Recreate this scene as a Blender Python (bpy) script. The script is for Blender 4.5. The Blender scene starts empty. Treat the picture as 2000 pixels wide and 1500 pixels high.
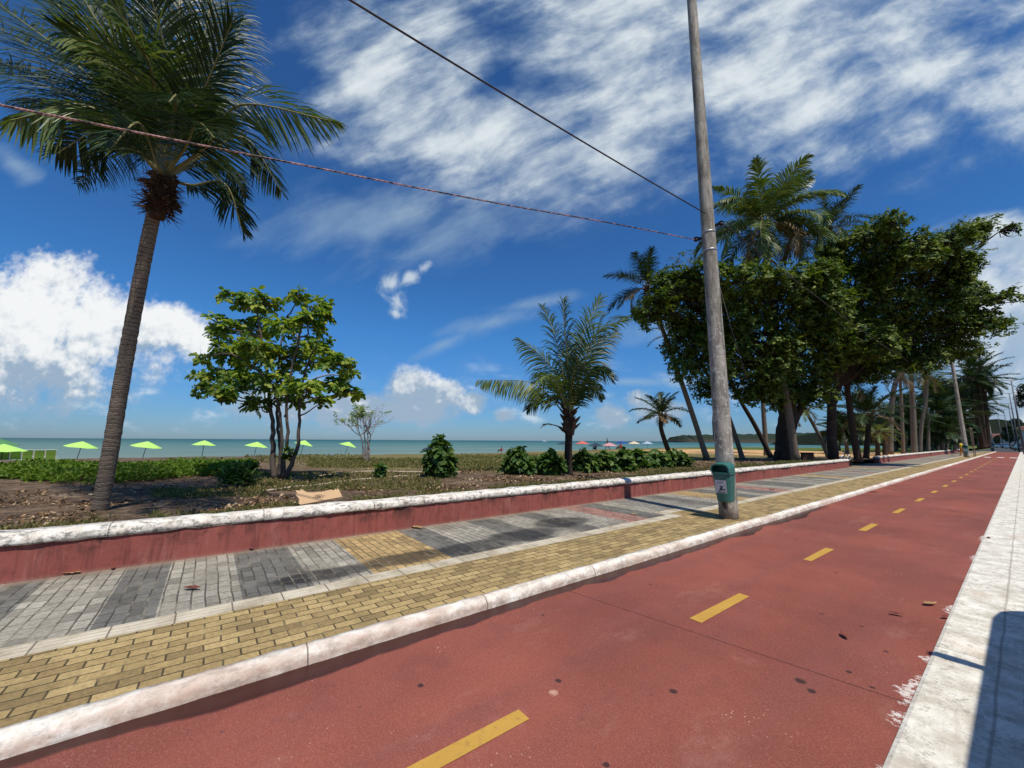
import bpy, math, random
import numpy as np
from mathutils import Vector, noise as mnoise
R_ = math.radians
SC = bpy.context.scene
COL = SC.collection
rng = np.random.default_rng(7)
random.seed(7)

# ------------------------------------------------------------------ camera
EYE = np.array([0.0, 0.0, 1.6])
FOC = 760.0                                   # focal length for a 2000 px wide frame
def _cam_basis():
    d = lambda x, y: np.array([(x-1000)/FOC, (y-750)/FOC, 1.0])
    Y = d(2000, 866); Y /= np.linalg.norm(Y)
    Z = np.cross(d(410, 857.3), d(2000, 866)); Z /= np.linalg.norm(Z)
    if Z[1] > 0: Z = -Z
    return np.array([np.cross(Y, Z), Y, Z])
RM = _cam_basis()
cam_d = bpy.data.cameras.new('camera'); cam = bpy.data.objects.new('camera', cam_d); COL.objects.link(cam)
cam_d.sensor_width = 36; cam_d.lens = FOC/2000*36; cam_d.clip_start = 0.05; cam_d.clip_end = 60000
from mathutils import Matrix
_r, _u, _b = RM@[1, 0, 0], RM@[0, -1, 0], RM@[0, 0, -1]
cam.matrix_world = Matrix(((_r[0], _u[0], _b[0], 0), (_r[1], _u[1], _b[1], 0), (_r[2], _u[2], _b[2], 1.6), (0, 0, 0, 1)))
SC.camera = cam
SC.view_settings.view_transform = 'Standard'; SC.view_settings.look = 'None'
SC.view_settings.exposure = 0.0; SC.view_settings.gamma = 1.0
SC.cycles.max_bounces = 7; SC.cycles.transparent_max_bounces = 6
SC.cycles.diffuse_bounces = 3; SC.cycles.glossy_bounces = 3; SC.cycles.caustics_reflective = False; SC.cycles.caustics_refractive = False

def ray(px, py): return RM@np.array([(px-1000)/FOC, (py-750)/FOC, 1.0])
def G(px, py, z=0.0):                        # the point of level z seen in that direction
    v = ray(px, py); return EYE+v*((z-EYE[2])/v[2])
def W(px, py, zc): return EYE+ray(px, py)*zc  # the point at that distance from the lens plane

# ------------------------------------------------------------------ node helpers
class NT:
    def __init__(s, tree): s.t = tree; s.L = tree.links
    def put(s, sock, v):
        if isinstance(v, bpy.types.NodeSocket): s.L.new(v, sock)
        elif v is not None:
            if sock.type == 'RGBA' and not hasattr(v, '__len__'): v = (v, v, v, 1)
            elif sock.type == 'RGBA' and len(v) == 3: v = (*v, 1)
            sock.default_value = v
    def new(s, typ, ins=(), out=0, **props):
        n = s.t.nodes.new(typ)
        for k, v in props.items(): setattr(n, k, v)
        it = ins.items() if isinstance(ins, dict) else enumerate(ins)
        for k, v in it: s.put(n.inputs[k], v)
        return n if out is None else n.outputs[out]
    def m(s, op, a, b=None, c=None, clamp=False): return s.new('ShaderNodeMath', [a, b, c], operation=op, use_clamp=clamp)
    def add(s, a, b): return s.m('ADD', a, b)
    def mul(s, a, b): return s.m('MULTIPLY', a, b)
    def sub(s, a, b): return s.m('SUBTRACT', a, b)
    def mx(s, a, b): return s.m('MAXIMUM', a, b)
    def v(s, op, a, b=None, out=0): return s.new('ShaderNodeVectorMath', [a, b], out=out, operation=op)
    def dot(s, a, b): return s.v('DOT_PRODUCT', a, b, out=1)
    def sep(s, a): n = s.new('ShaderNodeSeparateXYZ', [a], out=None); return n.outputs[0], n.outputs[1], n.outputs[2]
    def com(s, x, y, z): return s.new('ShaderNodeCombineXYZ', [x, y, z])
    def ss(s, x, a, b):                      # smoothstep between a and b
        n = s.new('ShaderNodeMapRange', [x, a, b, 0.0, 1.0], interpolation_type='SMOOTHSTEP'); return n
    def noise(s, vec, scale, detail=4, rough=.55, dist=0.0, col=False):
        n = s.new('ShaderNodeTexNoise', {'Vector': vec, 'Scale': scale, 'Detail': detail, 'Roughness': rough, 'Distortion': dist}, out=None)
        return n.outputs['Color' if col else 'Fac']
    def vor(s, vec, scale, feature='F1', out='Distance'):
        return s.new('ShaderNodeTexVoronoi', {'Vector': vec, 'Scale': scale}, out=None, feature=feature).outputs[out]
    def ramp(s, fac, stops, interp='LINEAR'):
        n = s.new('ShaderNodeValToRGB', [fac], out=None); cr = n.color_ramp; cr.interpolation = interp
        while len(cr.elements) < len(stops): cr.elements.new(0.5)
        for e, (p, c) in zip(cr.elements, stops):
            e.position = p; e.color = (c, c, c, 1) if not hasattr(c, '__len__') else (*c[:3], 1)
        return n.outputs[0]
    def mix(s, f, a, b, blend='MIX'):
        n = s.t.nodes.new('ShaderNodeMix'); n.data_type = 'RGBA'; n.blend_type = blend
        s.put(n.inputs[0], f); s.put(n.inputs[6], a); s.put(n.inputs[7], b); return n.outputs[2]
    def bump(s, h, strength=.3, dist=.02, nrm=None):
        return s.new('ShaderNodeBump', {'Strength': strength, 'Distance': dist, 'Height': h, 'Normal': nrm})
    def pos(s): return s.new('ShaderNodeNewGeometry', out=None).outputs['Position']
    def obj(s): return s.new('ShaderNodeTexCoord', out=None).outputs['Object']
    def island(s): return s.new('ShaderNodeNewGeometry', out=None).outputs['Random Per Island']
    def orand(s): return s.new('ShaderNodeObjectInfo', out=None).outputs['Random']
    def scale(s, vec, xyz): return s.v('MULTIPLY', vec, xyz)

# ------------------------------------------------------------------ sun and sky
SUN_EL = R_(60.0)
SUN_AZ = math.atan2(-0.214, 0.977)            # towards the sun, from +X
sun_dir = np.array([math.cos(SUN_EL)*math.cos(SUN_AZ), math.cos(SUN_EL)*math.sin(SUN_AZ), math.sin(SUN_EL)])
sl = bpy.data.lights.new('sun', 'SUN'); sl.energy = 4.7; sl.angle = R_(0.55); sl.color = (1.0, 0.94, 0.845)
sun = bpy.data.objects.new('sun', sl); COL.objects.link(sun)
sun.rotation_euler = Vector(tuple(sun_dir)).to_track_quat('Z', 'Y').to_euler(); sun.location = (20, -5, 40)

world = bpy.data.worlds.new('World'); SC.world = world; world.use_nodes = True
wt = world.node_tree; wt.nodes.clear(); w = NT(wt)
D = w.v('NORMALIZE', w.new('ShaderNodeTexCoord', out=None).outputs['Generated'])
sky = w.new('ShaderNodeTexSky', [D], sky_type='NISHITA', sun_disc=False, sun_elevation=SUN_EL,
            sun_rotation=math.pi/2-SUN_AZ, air_density=1.0, dust_density=0.3, ozone_density=2.5, altitude=0.0)
BG = 0.15
HEAD = np.array([-0.7936, 0.6084, 0.0]); SIDE = np.array([0.6084, 0.7936, 0.0])
def chart(px, py):                            # sky direction -> heading chart (tangent of azimuth, tangent of height)
    d = ray(px, py); return d@SIDE/(d@HEAD), d[2]/(d@HEAD)
hd = w.dot(D, tuple(HEAD)); hc = w.mx(hd, 0.08)
DX, DY, DZ = w.sep(D)
U = w.m('DIVIDE', w.dot(D, tuple(SIDE)), hc); V = w.m('DIVIDE', DZ, hc)
front = w.ss(hd, 0.05, 0.25)
UV = w.com(U, V, 0.0)
def blob(px, py, rx, ry, rot=0.0):            # 1 at a cloud's middle, 0 on its edge
    u0, v0 = chart(px, py)
    k = math.hypot(chart(px+10, py)[0]-u0, chart(px+10, py)[1]-v0)/10
    a, b = rx*k, ry*k; c, s = math.cos(R_(rot)), math.sin(R_(rot))
    off = w.v('SUBTRACT', UV, (u0, v0, 0))
    p = w.dot(off, (c/a, s/a, 0)); q = w.dot(off, (-s/b, c/b, 0))
    r = w.m('SQRT', w.add(w.mul(p, p), w.mul(q, q)))
    return w.sub(1.0, r)
def group(bl):
    o = None
    for b in bl:
        x = blob(*b); o = x if o is None else w.mx(o, x)
    return o
# towering cumulus
cum = group([(60, 610, 190, 130, 0), (110, 545, 105, 62, -20), (215, 640, 190, 95, -16), (330, 640, 110, 58, -15), (0, 700, 330, 130, 0), (390, 668, 60, 30, -20),
             (805, 758, 62, 52, 0), (860, 770, 60, 34, 0), (812, 800, 90, 36, 0), (925, 785, 38, 26, 0), (985, 812, 26, 18, 0),
             (1195, 812, 40, 26, 0), (1250, 780, 34, 26, 0), (1290, 800, 70, 30, 0), (680, 800, 110, 40, 0), (555, 790, 130, 42, 0),
              (1930, 800, 120, 40, 0)])
nA = w.noise(UV, 5.5, 7, .62)
nB = w.noise(w.v('ADD', UV, (0.014, 0.024, 0)), 5.5, 7, .62)
nF = w.noise(UV, 15.0, 6, .58)
dens_c = w.add(cum, w.add(w.mul(w.sub(nA, .5), 1.5), w.add(w.mul(w.sub(nF, .5), .95), w.mul(w.sub(w.noise(UV, 46.0, 4, .55), .5), .5))))
al_c = w.mul(w.ss(dens_c, -0.04, 0.55), front)
wisp = group([(766, 556, 34, 26, 60), (776, 590, 30, 34, 10), (800, 542, 34, 20, 35), (832, 522, 28, 16, 40), (772, 612, 26, 14, -20)])
al_w = w.mul(w.mul(w.ss(w.add(wisp, w.mul(w.sub(w.noise(UV, 15.0, 7, .60, .5), .5), 2.6)), .0, 1.1), .72), front)
nG = w.noise(w.v('ADD', UV, (0.006, 0.011, 0)), 15.0, 6, .58)
light = w.add(w.add(w.mul(w.sub(nA, nB), 3.4), w.mul(w.sub(nF, nG), 1.0)), .52)
lo = w.ss(w.add(V, w.mul(w.sub(nA, .5), .25)), 0.02, 0.34)
core = w.ss(dens_c, 0.15, .9)
cum_b = w.m('MULTIPLY_ADD', light, 0.45, w.add(w.mul(lo, 0.50), w.mul(core, .04)), clamp=False)
cum_b = w.m('MINIMUM', w.mx(cum_b, 0.40), .97)
cum_col = w.mix(w.ss(cum_b, .25, .8), (0.20, 0.335, 0.50), (0.90, 0.92, 0.93))
# high broken sheet
alto = group([(1300, 60, 640, 300, 0), (1620, 140, 660, 290, 10), (1200, 250, 420, 200, 0), (1700, 0, 560, 240, 0), (930, 270, 380, 230, -10), (800, 130, 300, 280, 0), (2000, 180, 330, 130, 15), (1500, 180, 330, 120, 8), (1960, 430, 170, 32, 18)])
thin = group([(740, 420, 260, 110, 8), (920, 440, 260, 80, 15), (960, 630, 150, 26, 14), (1060, 590, 130, 20, 10), (870, 670, 90, 18, 25), (1300, 640, 120, 45, 0), (1230, 745, 120, 12, 0), (30, 320, 90, 30, -35), (1990, 470, 190, 40, 20)])
c30, s30 = math.cos(R_(27)), math.sin(R_(27))
ST = w.com(w.dot(UV, (c30*1.0, s30*1.0, 0)), w.dot(UV, (-s30*2.3, c30*2.3, 0)), 0.0)
wrp = w.v('SUBTRACT', w.noise(UV, 2.2, 3, .5, col=True), (.5, .5, .5))
ST = w.v('ADD', ST, w.v('MULTIPLY', wrp, (.26, .26, 0)))
n1 = w.noise(ST, 3.0, 8, .58)
n2 = w.noise(UV, 8.0, 6, .6)
fib = w.add(w.mul(n1, .80), w.mul(n2, .20))
d_a = w.add(w.mul(w.m('MINIMUM', alto, .66), 1.25), w.mul(w.sub(fib, .540), 3.7))
al_a = w.mul(w.mul(w.ss(d_a, -0.25, 1.25), w.ss(w.add(alto, w.mul(w.sub(n2, .5), .8)), -.10, .50)), front)
d_t = w.add(thin, w.mul(w.sub(fib, .5), 3.2))
al_t = w.mul(w.mul(w.ss(d_t, -.1, 1.3), .62), front)
PL = w.v('DIVIDE', D, w.com(w.mx(DZ, .12), w.mx(DZ, .12), w.mx(DZ, .12)))
n3 = w.noise(PL, 1.3, 6, .6)
al_b = w.mul(w.mul(w.ss(n3, .52, .75), .8), w.mul(w.sub(1.0, front), w.ss(DZ, 0.0, .25)))
al_h = w.m('MAXIMUM', w.m('MAXIMUM', w.mul(al_a, .90), al_t), w.mx(al_b, al_w))
alto_col = w.mix(w.mx(w.ss(d_a, .05, 1.25), w.mul(al_w, 1.1)), (0.34, 0.48, 0.62), (0.80, 0.86, 0.88))
# clear sky: deeper and bluer with height, pale at the sea horizon
tint = w.ramp(w.m('ABSOLUTE', DZ), [(0.0, (.24, .36, .58)), (.06, (.225, .40, .64)), (.25, (.21, .505, .79)), (.6, (.20, .455, .74)), (1.0, (.21, .42, .66))])
clear = w.mix(1.0, sky, tint, 'MULTIPLY')
S10 = 1.0/BG
lowv = w.mul(w.ss(V, .004, .05), w.sub(1.0, w.ss(V, .10, .24)))
LB_ = w.new('ShaderNodeMapping', [w.com(U, V, 0.0), (0.3, .1, 0), (0, 0, 0), (1.0, 2.0, 1.0)])
nl = w.noise(LB_, 6.5, 8, .6)
al_l = w.mul(w.mul(w.ss(nl, .47, .70), lowv), w.mul(front, .62))
low_col = w.mix(w.ss(nl, .52, .68), (.33, .48, .65), (.74, .82, .88))
al_r = w.mul(w.mul(w.ss(w.add(group([(2010, 640, 330, 260, 0), (2050, 480, 220, 120, 15)]), w.mul(w.sub(n1, .5), 1.6)), .0, .7), .82), front)
rt_col = w.mix(w.ss(n1, .40, .62), (.42, .53, .64), (.80, .85, .88))
clear = w.mix(al_r, clear, w.mix(1.0, rt_col, (1.0/BG,)*3, 'MULTIPLY'))
clear = w.mix(al_l, clear, w.mix(1.0, low_col, (1.0/BG,)*3, 'MULTIPLY'))
colr = w.mix(al_h, clear, w.mix(1.0, alto_col, (S10, S10, S10), 'MULTIPLY'))
colr = w.mix(al_c, colr, w.mix(1.0, cum_col, (S10, S10, S10), 'MULTIPLY'))
bg = w.new('ShaderNodeBackground', [colr, BG])
wo = wt.nodes.new('ShaderNodeOutputWorld'); wt.links.new(bg, wo.inputs[0])

# ------------------------------------------------------------------ object helpers
def tag(o, label=None, cat=None, group=None, kind=None):
    if label: o['label'] = label
    if cat: o['category'] = cat
    if group: o['group'] = group
    if kind: o['kind'] = kind
    return o
def empty(name, loc, label=None, cat=None, group=None, rz=0.0):
    o = bpy.data.objects.new(name, None); COL.objects.link(o); o.location = tuple(float(c) for c in loc); o.rotation_euler = (0, 0, rz)
    o.empty_display_size = .2
    return tag(o, label, cat, group)
def mesh(name, verts, faces, mats, parent=None, smooth=False, mi=None):
    me = bpy.data.meshes.new(name)
    me.from_pydata([tuple(map(float, v)) for v in verts], [], [tuple(map(int, f)) for f in faces])
    for m in (mats if isinstance(mats, (list, tuple)) else [mats]): me.materials.append(m)
    if smooth: me.polygons.foreach_set('use_smooth', np.ones(len(me.polygons), bool))
    if mi is not None: me.polygons.foreach_set('material_index', np.asarray(mi, np.int32))
    me.update()
    o = bpy.data.objects.new(name, me); COL.objects.link(o)
    if parent: o.parent = parent
    return o
def fastmesh(name, V, F, mat, parent=None, smooth=False):     # V (n,3), F (m,k) with one k
    me = bpy.data.meshes.new(name); n, (m_, k) = len(V), F.shape
    me.vertices.add(n); me.vertices.foreach_set('co', np.ascontiguousarray(V, np.float32).ravel())
    me.loops.add(m_*k); me.loops.foreach_set('vertex_index', np.ascontiguousarray(F, np.int32).ravel())
    me.polygons.add(m_); me.polygons.foreach_set('loop_start', np.arange(0, m_*k, k, dtype=np.int32))
    me.polygons.foreach_set('loop_total', np.full(m_, k, np.int32))
    if smooth: me.polygons.foreach_set('use_smooth', np.ones(m_, bool))
    me.materials.append(mat); me.update(calc_edges=True); me.validate()
    o = bpy.data.objects.new(name, me); COL.objects.link(o)
    if parent: o.parent = parent
    return o
def nrm(v): v = np.asarray(v, float); return v/(np.linalg.norm(v, axis=-1, keepdims=True)+1e-12)
class MB:                                                     # collects shapes for ONE mesh object
    def __init__(s): s.v = []; s.f = []; s.m = []; s.k = 0
    def raw(s, V, F):
        b = len(s.v); s.v += [tuple(map(float, p)) for p in V]; s.f += [tuple(i+b for i in f) for f in F]; s.m += [s.k]*len(F); return s
    def box(s, c, d, rz=0.0, rx=0.0, ry=0.0, bev=0.0):
        h = np.array(d)/2.0
        if bev <= 0:
            P = np.array([(x, y, z) for z in (-1, 1) for y in (-1, 1) for x in (-1, 1)])*h
            F = [(0, 2, 3, 1), (4, 5, 7, 6), (0, 1, 5, 4), (2, 6, 7, 3), (0, 4, 6, 2), (1, 3, 7, 5)]
        else:
            rings = []
            for z, ins in ((-h[2], bev), (-h[2]+bev, 0), (h[2]-bev, 0), (h[2], bev)):
                x, y = h[0]-ins, h[1]-ins; c_ = bev*.7
                rings.append([(x-c_, -y, z), (x, -y+c_, z), (x, y-c_, z), (x-c_, y, z), (-x+c_, y, z), (-x, y-c_, z), (-x, -y+c_, z), (-x+c_, -y, z)])
            P = np.array(sum(rings, [])); F = [tuple(range(7, -1, -1)), tuple(range(24, 32))]
            for r in range(3):
                for i in range(8): F.append((r*8+i, r*8+(i+1) % 8, r*8+8+(i+1) % 8, r*8+8+i))
        M = np.array(Matrix.Rotation(rz, 3, 'Z')@Matrix.Rotation(ry, 3, 'Y')@Matrix.Rotation(rx, 3, 'X'))
        return s.raw(P@M.T+np.array(c, float), F)
    def tube(s, pts, rad, n=8, cap=True):
        P = np.array(pts, float); k = len(P); r = np.full(k, rad) if np.isscalar(rad) else np.array(rad, float)
        T = nrm(np.gradient(P, axis=0)); a = np.array([0, 0, 1.0]) if abs(T[0][2]) < .9 else np.array([1.0, 0, 0])
        u = nrm(np.cross(T[0], a)); V = []
        for i in range(k):
            u = nrm(u-T[i]*(u@T[i])); wv = np.cross(T[i], u)
            for j in range(n):
                t = 2*math.pi*j/n; V.append(P[i]+r[i]*(u*math.cos(t)+wv*math.sin(t)))
        F = [(i*n+j, i*n+(j+1) % n, (i+1)*n+(j+1) % n, (i+1)*n+j) for i in range(k-1) for j in range(n)]
        if cap: F += [tuple(range(n-1, -1, -1)), tuple((k-1)*n+j for j in range(n))]
        return s.raw(V, F)
    def lathe(s, prof, c=(0, 0, 0), n=16):
        V = [(c[0]+r*math.cos(2*math.pi*j/n), c[1]+r*math.sin(2*math.pi*j/n), c[2]+z) for r, z in prof for j in range(n)]
        F = [(i*n+j, i*n+(j+1) % n, (i+1)*n+(j+1) % n, (i+1)*n+j) for i in range(len(prof)-1) for j in range(n)]
        F += [tuple(range(n-1, -1, -1)), tuple((len(prof)-1)*n+j for j in range(n))]
        return s.raw(V, F)
    def build(s, name, mats, parent=None, smooth=False): return mesh(name, s.v, s.f, mats, parent, smooth, s.m)
def bez(a, b, c, n):
    t = np.linspace(0, 1, n)[:, None]; a, b, c = map(lambda q: np.asarray(q, float), (a, b, c))
    return (1-t)**2*a+2*t*(1-t)*b+t**2*c
def spline(pts, n):                                            # Catmull-Rom through the points
    P = np.array(pts, float); P = np.vstack([2*P[0]-P[1], P, 2*P[-1]-P[-2]]); out = []
    k = len(P)-3; ts = np.linspace(0, k, n)
    for t in ts:
        i = min(int(t), k-1); f = t-i; p0, p1, p2, p3 = P[i:i+4]
        out.append(.5*((2*p1)+(-p0+p2)*f+(2*p0-5*p1+4*p2-p3)*f*f+(-p0+3*p1-3*p2+p3)*f**3))
    return np.array(out)
def fbm(x, y, s=1.0, o=3):
    return sum(mnoise.noise(Vector((x*s*2**i, y*s*2**i, 3.7*i)))/2**i for i in range(o))
# ------------------------------------------------------------------ materials
def mat(name, build):
    m = bpy.data.materials.new(name); m.use_nodes = True; t = m.node_tree; t.nodes.clear(); n = NT(t)
    s = build(n); o = t.nodes.new('ShaderNodeOutputMaterial'); t.links.new(s, o.inputs[0]); return m
def pbr(n, col, rough=.7, spec=.3, normal=None, metal=0.0):
    return n.new('ShaderNodeBsdfPrincipled', {'Base Color': col, 'Roughness': rough, 'Specular IOR Level': spec, 'Normal': normal, 'Metallic': metal})
def plain(name, col, rough=.6, spec=.3, var=.25, scale=8.0, metal=0.0):
    def b(n):
        p = n.obj(); f = n.noise(p, scale, 5, .6)
        c = n.mix(f, tuple(x*(1-var) for x in col), tuple(min(1, x*(1+var)) for x in col))
        return pbr(n, c, rough, spec, n.bump(f, .15, .01), metal)
    return mat(name, b)
def leafmat(name, stops, transl=.28, rough=.42, spec=.35, big=.35):
    def b(n):
        f = n.add(n.mul(n.island(), 1-big), n.mul(n.noise(n.obj(), .9, 3, .6), big))
        c = n.ramp(f, stops)
        a = pbr(n, c, rough, spec)
        t = n.new('ShaderNodeBsdfTranslucent', [n.mix(1.0, c, (1.25, 1.45, .55), 'MULTIPLY')])
        return n.new('ShaderNodeMixShader', [transl, a, t])
    return mat(name, b)

def b_path(n):
    p = n.pos(); x, y, z = n.sep(p)
    big = n.noise(p, .45, 5, .6); med = n.noise(p, 3.0, 6, .65); fine = n.noise(p, 60, 4, .7)
    st = n.noise(n.scale(p, (2.4, .35, 1)), 1.2, 5, .6)
    c = n.mix(n.ss(big, .28, .72), (.165, .048, .034), (.290, .083, .055))
    c = n.mix(n.mul(n.ss(st, .45, .75), .5), c, (.225, .075, .062))
    c = n.mix(n.mul(n.ss(med, .52, .70), .34), c, (.145, .050, .040))
    c = n.mix(n.mul(n.ss(fine, .50, .70), .42), c, (.42, .155, .125))
    c = n.mix(n.mul(n.ss(n.noise(p, 85, 3, .7), .54, .70), .5), c, (.10, .034, .030))
    c = n.mix(n.mul(n.ss(n.noise(p, 1.1, 6, .7), .60, .74), .35), c, (.46, .19, .155))
    # wheel-worn long streaks
    lane = n.noise(n.scale(p, (2.2, .05, 1)), 1.0, 3, .5)
    c = n.mix(n.mul(n.ss(lane, .44, .66), .24), c, (.150, .058, .048))
    gr = n.noise(p, 26, 5, .8)
    c = n.mix(n.mul(n.ss(gr, .54, .66), .38), c, (.125, .042, .036))
    c = n.mix(n.mul(n.ss(n.noise(p, 150, 2, .6), .55, .68), .45), c, (.50, .22, .18))
    sandy = n.mul(n.ss(n.noise(n.scale(p, (1, .4, 1)), 1.9, 7, .75), .55, .68), .20)
    c = n.mix(sandy, c, (.40, .22, .165))
    # black spots of gum and old drips
    vd = n.vor(p, 2.3); vc = n.vor(p, 2.3, out='Color'); pick = n.new('ShaderNodeSeparateColor', [vc])
    spot = n.mul(n.m('LESS_THAN', n.add(vd, n.mul(n.sub(n.noise(p, 30, 3), .5), .10)), n.mul(n.m('MAXIMUM', n.sub(pick, .66), 0.0), .16)), .8)
    c = n.mix(spot, c, (.030, .022, .022))
    vd2 = n.vor(p, 8.0); pk2 = n.new('ShaderNodeSeparateColor', [n.vor(p, 8.0, out='Color')])
    c = n.mix(n.mul(n.m('LESS_THAN', vd2, n.mul(n.m('MAXIMUM', n.sub(pk2, .72), 0.0), .40)), .55), c, (.12, .05, .045))
    c = n.mix(n.mul(n.m('LESS_THAN', n.vor(n.v('ADD', p, (3.3, 7.1, 0)), 26.0), .15), n.mul(n.ss(n.noise(p, 1.4, 4, .6), .54, .66), .6)), c, (.60, .38, .31))
    wv_ = n.mul(n.sub(n.noise(p, 34, 4, .7), .5), .035)
    for gx, gy, gr_ in ((-2.09, 2.01, .022), (-1.56, 2.53, .028), (-1.10, 3.32, .034), (-1.02, 3.25, .026), (-.93, 3.72, .020), (-.79, 3.62, .016), (-.83, 4.30, .018), (-1.34, 4.72, .017), (-1.05, 4.7, .016), (-2.6, 1.25, .022), (-1.45, 1.72, .018), (-2.9, 2.6, .016), (-2.75, 4.1, .018), (-1.6, 6.3, .022), (-2.5, 7.9, .024)):
        q = n.add(n.v('DISTANCE', n.v('MULTIPLY', p, (1, 1, 0)), (gx, gy, 0), out=1), wv_)
        c = n.mix(n.mul(n.sub(1.0, n.ss(q, gr_*.7, gr_*1.15)), .85), c, (.028, .020, .020))
    q = n.add(n.v('DISTANCE', n.v('MULTIPLY', p, (1, 1, 0)), (-2.02, 1.90, 0), out=1), n.mul(wv_, 2.0))
    c = n.mix(n.mul(n.sub(1.0, n.ss(q, .015, .04)), .6), c, (.62, .38, .28))
    # saw cuts across the path
    cut = None
    for (k0, sl) in ((3.667, .1434), (13.4, .02), (26.0, .02), (39.5, .0)):
        q = n.m('ABSOLUTE', n.sub(y, n.add(k0, n.mul(n.add(x, .05), sl))))
        q = n.m('LESS_THAN', n.add(q, n.mul(n.noise(p, 14, 2), .004)), .0075)
        cut = q if cut is None else n.mx(cut, q)
    c = n.mix(n.mul(cut, .85), c, (.035, .016, .015))
    # wet gutter along the kerb
    wn = n.noise(n.scale(p, (1.0, 1.0, 1)), 1.6, 5, .6); wl = n.noise(n.scale(p, (0, 1, 0)), .55, 3, .5)
    edge = n.add(x, n.add(n.mul(n.sub(wn, .5), .16), n.mul(n.sub(wl, .5), .55)))
    wet = n.mul(n.sub(1.0, n.ss(edge, -3.155, -3.115)), n.sub(1.0, n.ss(y, 11.5, 13.0)))
    c = n.mix(n.mul(wet, .92), c, (.034, .009, .007))
    # white paint slopped over from the kerb on the other side
    pn = n.noise(p, 11.0, 6, .75); lim = None
    for y0, wd_, rch in ((3.78, .32, .085), (3.35, .14, .05), (5.85, .20, .06), (2.65, .20, .06), (8.7, .3, .04), (10.6, .4, .04), (4.4, .12, .05)):
        e = n.mul(n.m('MAXIMUM', n.sub(1.0, n.m('ABSOLUTE', n.m('DIVIDE', n.sub(y, y0), wd_))), 0.0), rch); lim = e if lim is None else n.mx(lim, e)
    reach = n.add(n.sub(x, -.612), n.add(lim, n.mul(n.sub(pn, .5), .26)))
    pt = n.mul(n.ss(reach, .0, .012), n.mul(n.ss(lim, .004, .02), n.ss(n.noise(p, 24, 5, .78), .47, .51)))
    c = n.mix(n.mul(pt, .82), c, (.68, .63, .58))
    rough = n.mix(wet, (.78,)*3, (.32,)*3)
    h = n.add(n.mul(fine, .6), n.mul(med, .4))
    return pbr(n, c, rough, n.mix(wet, (.18,)*3, (.20,)*3), n.bump(h, n.mul(n.sub(1.0, wet), .35), .006))
M_PATH = mat('red_path', b_path)

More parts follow.
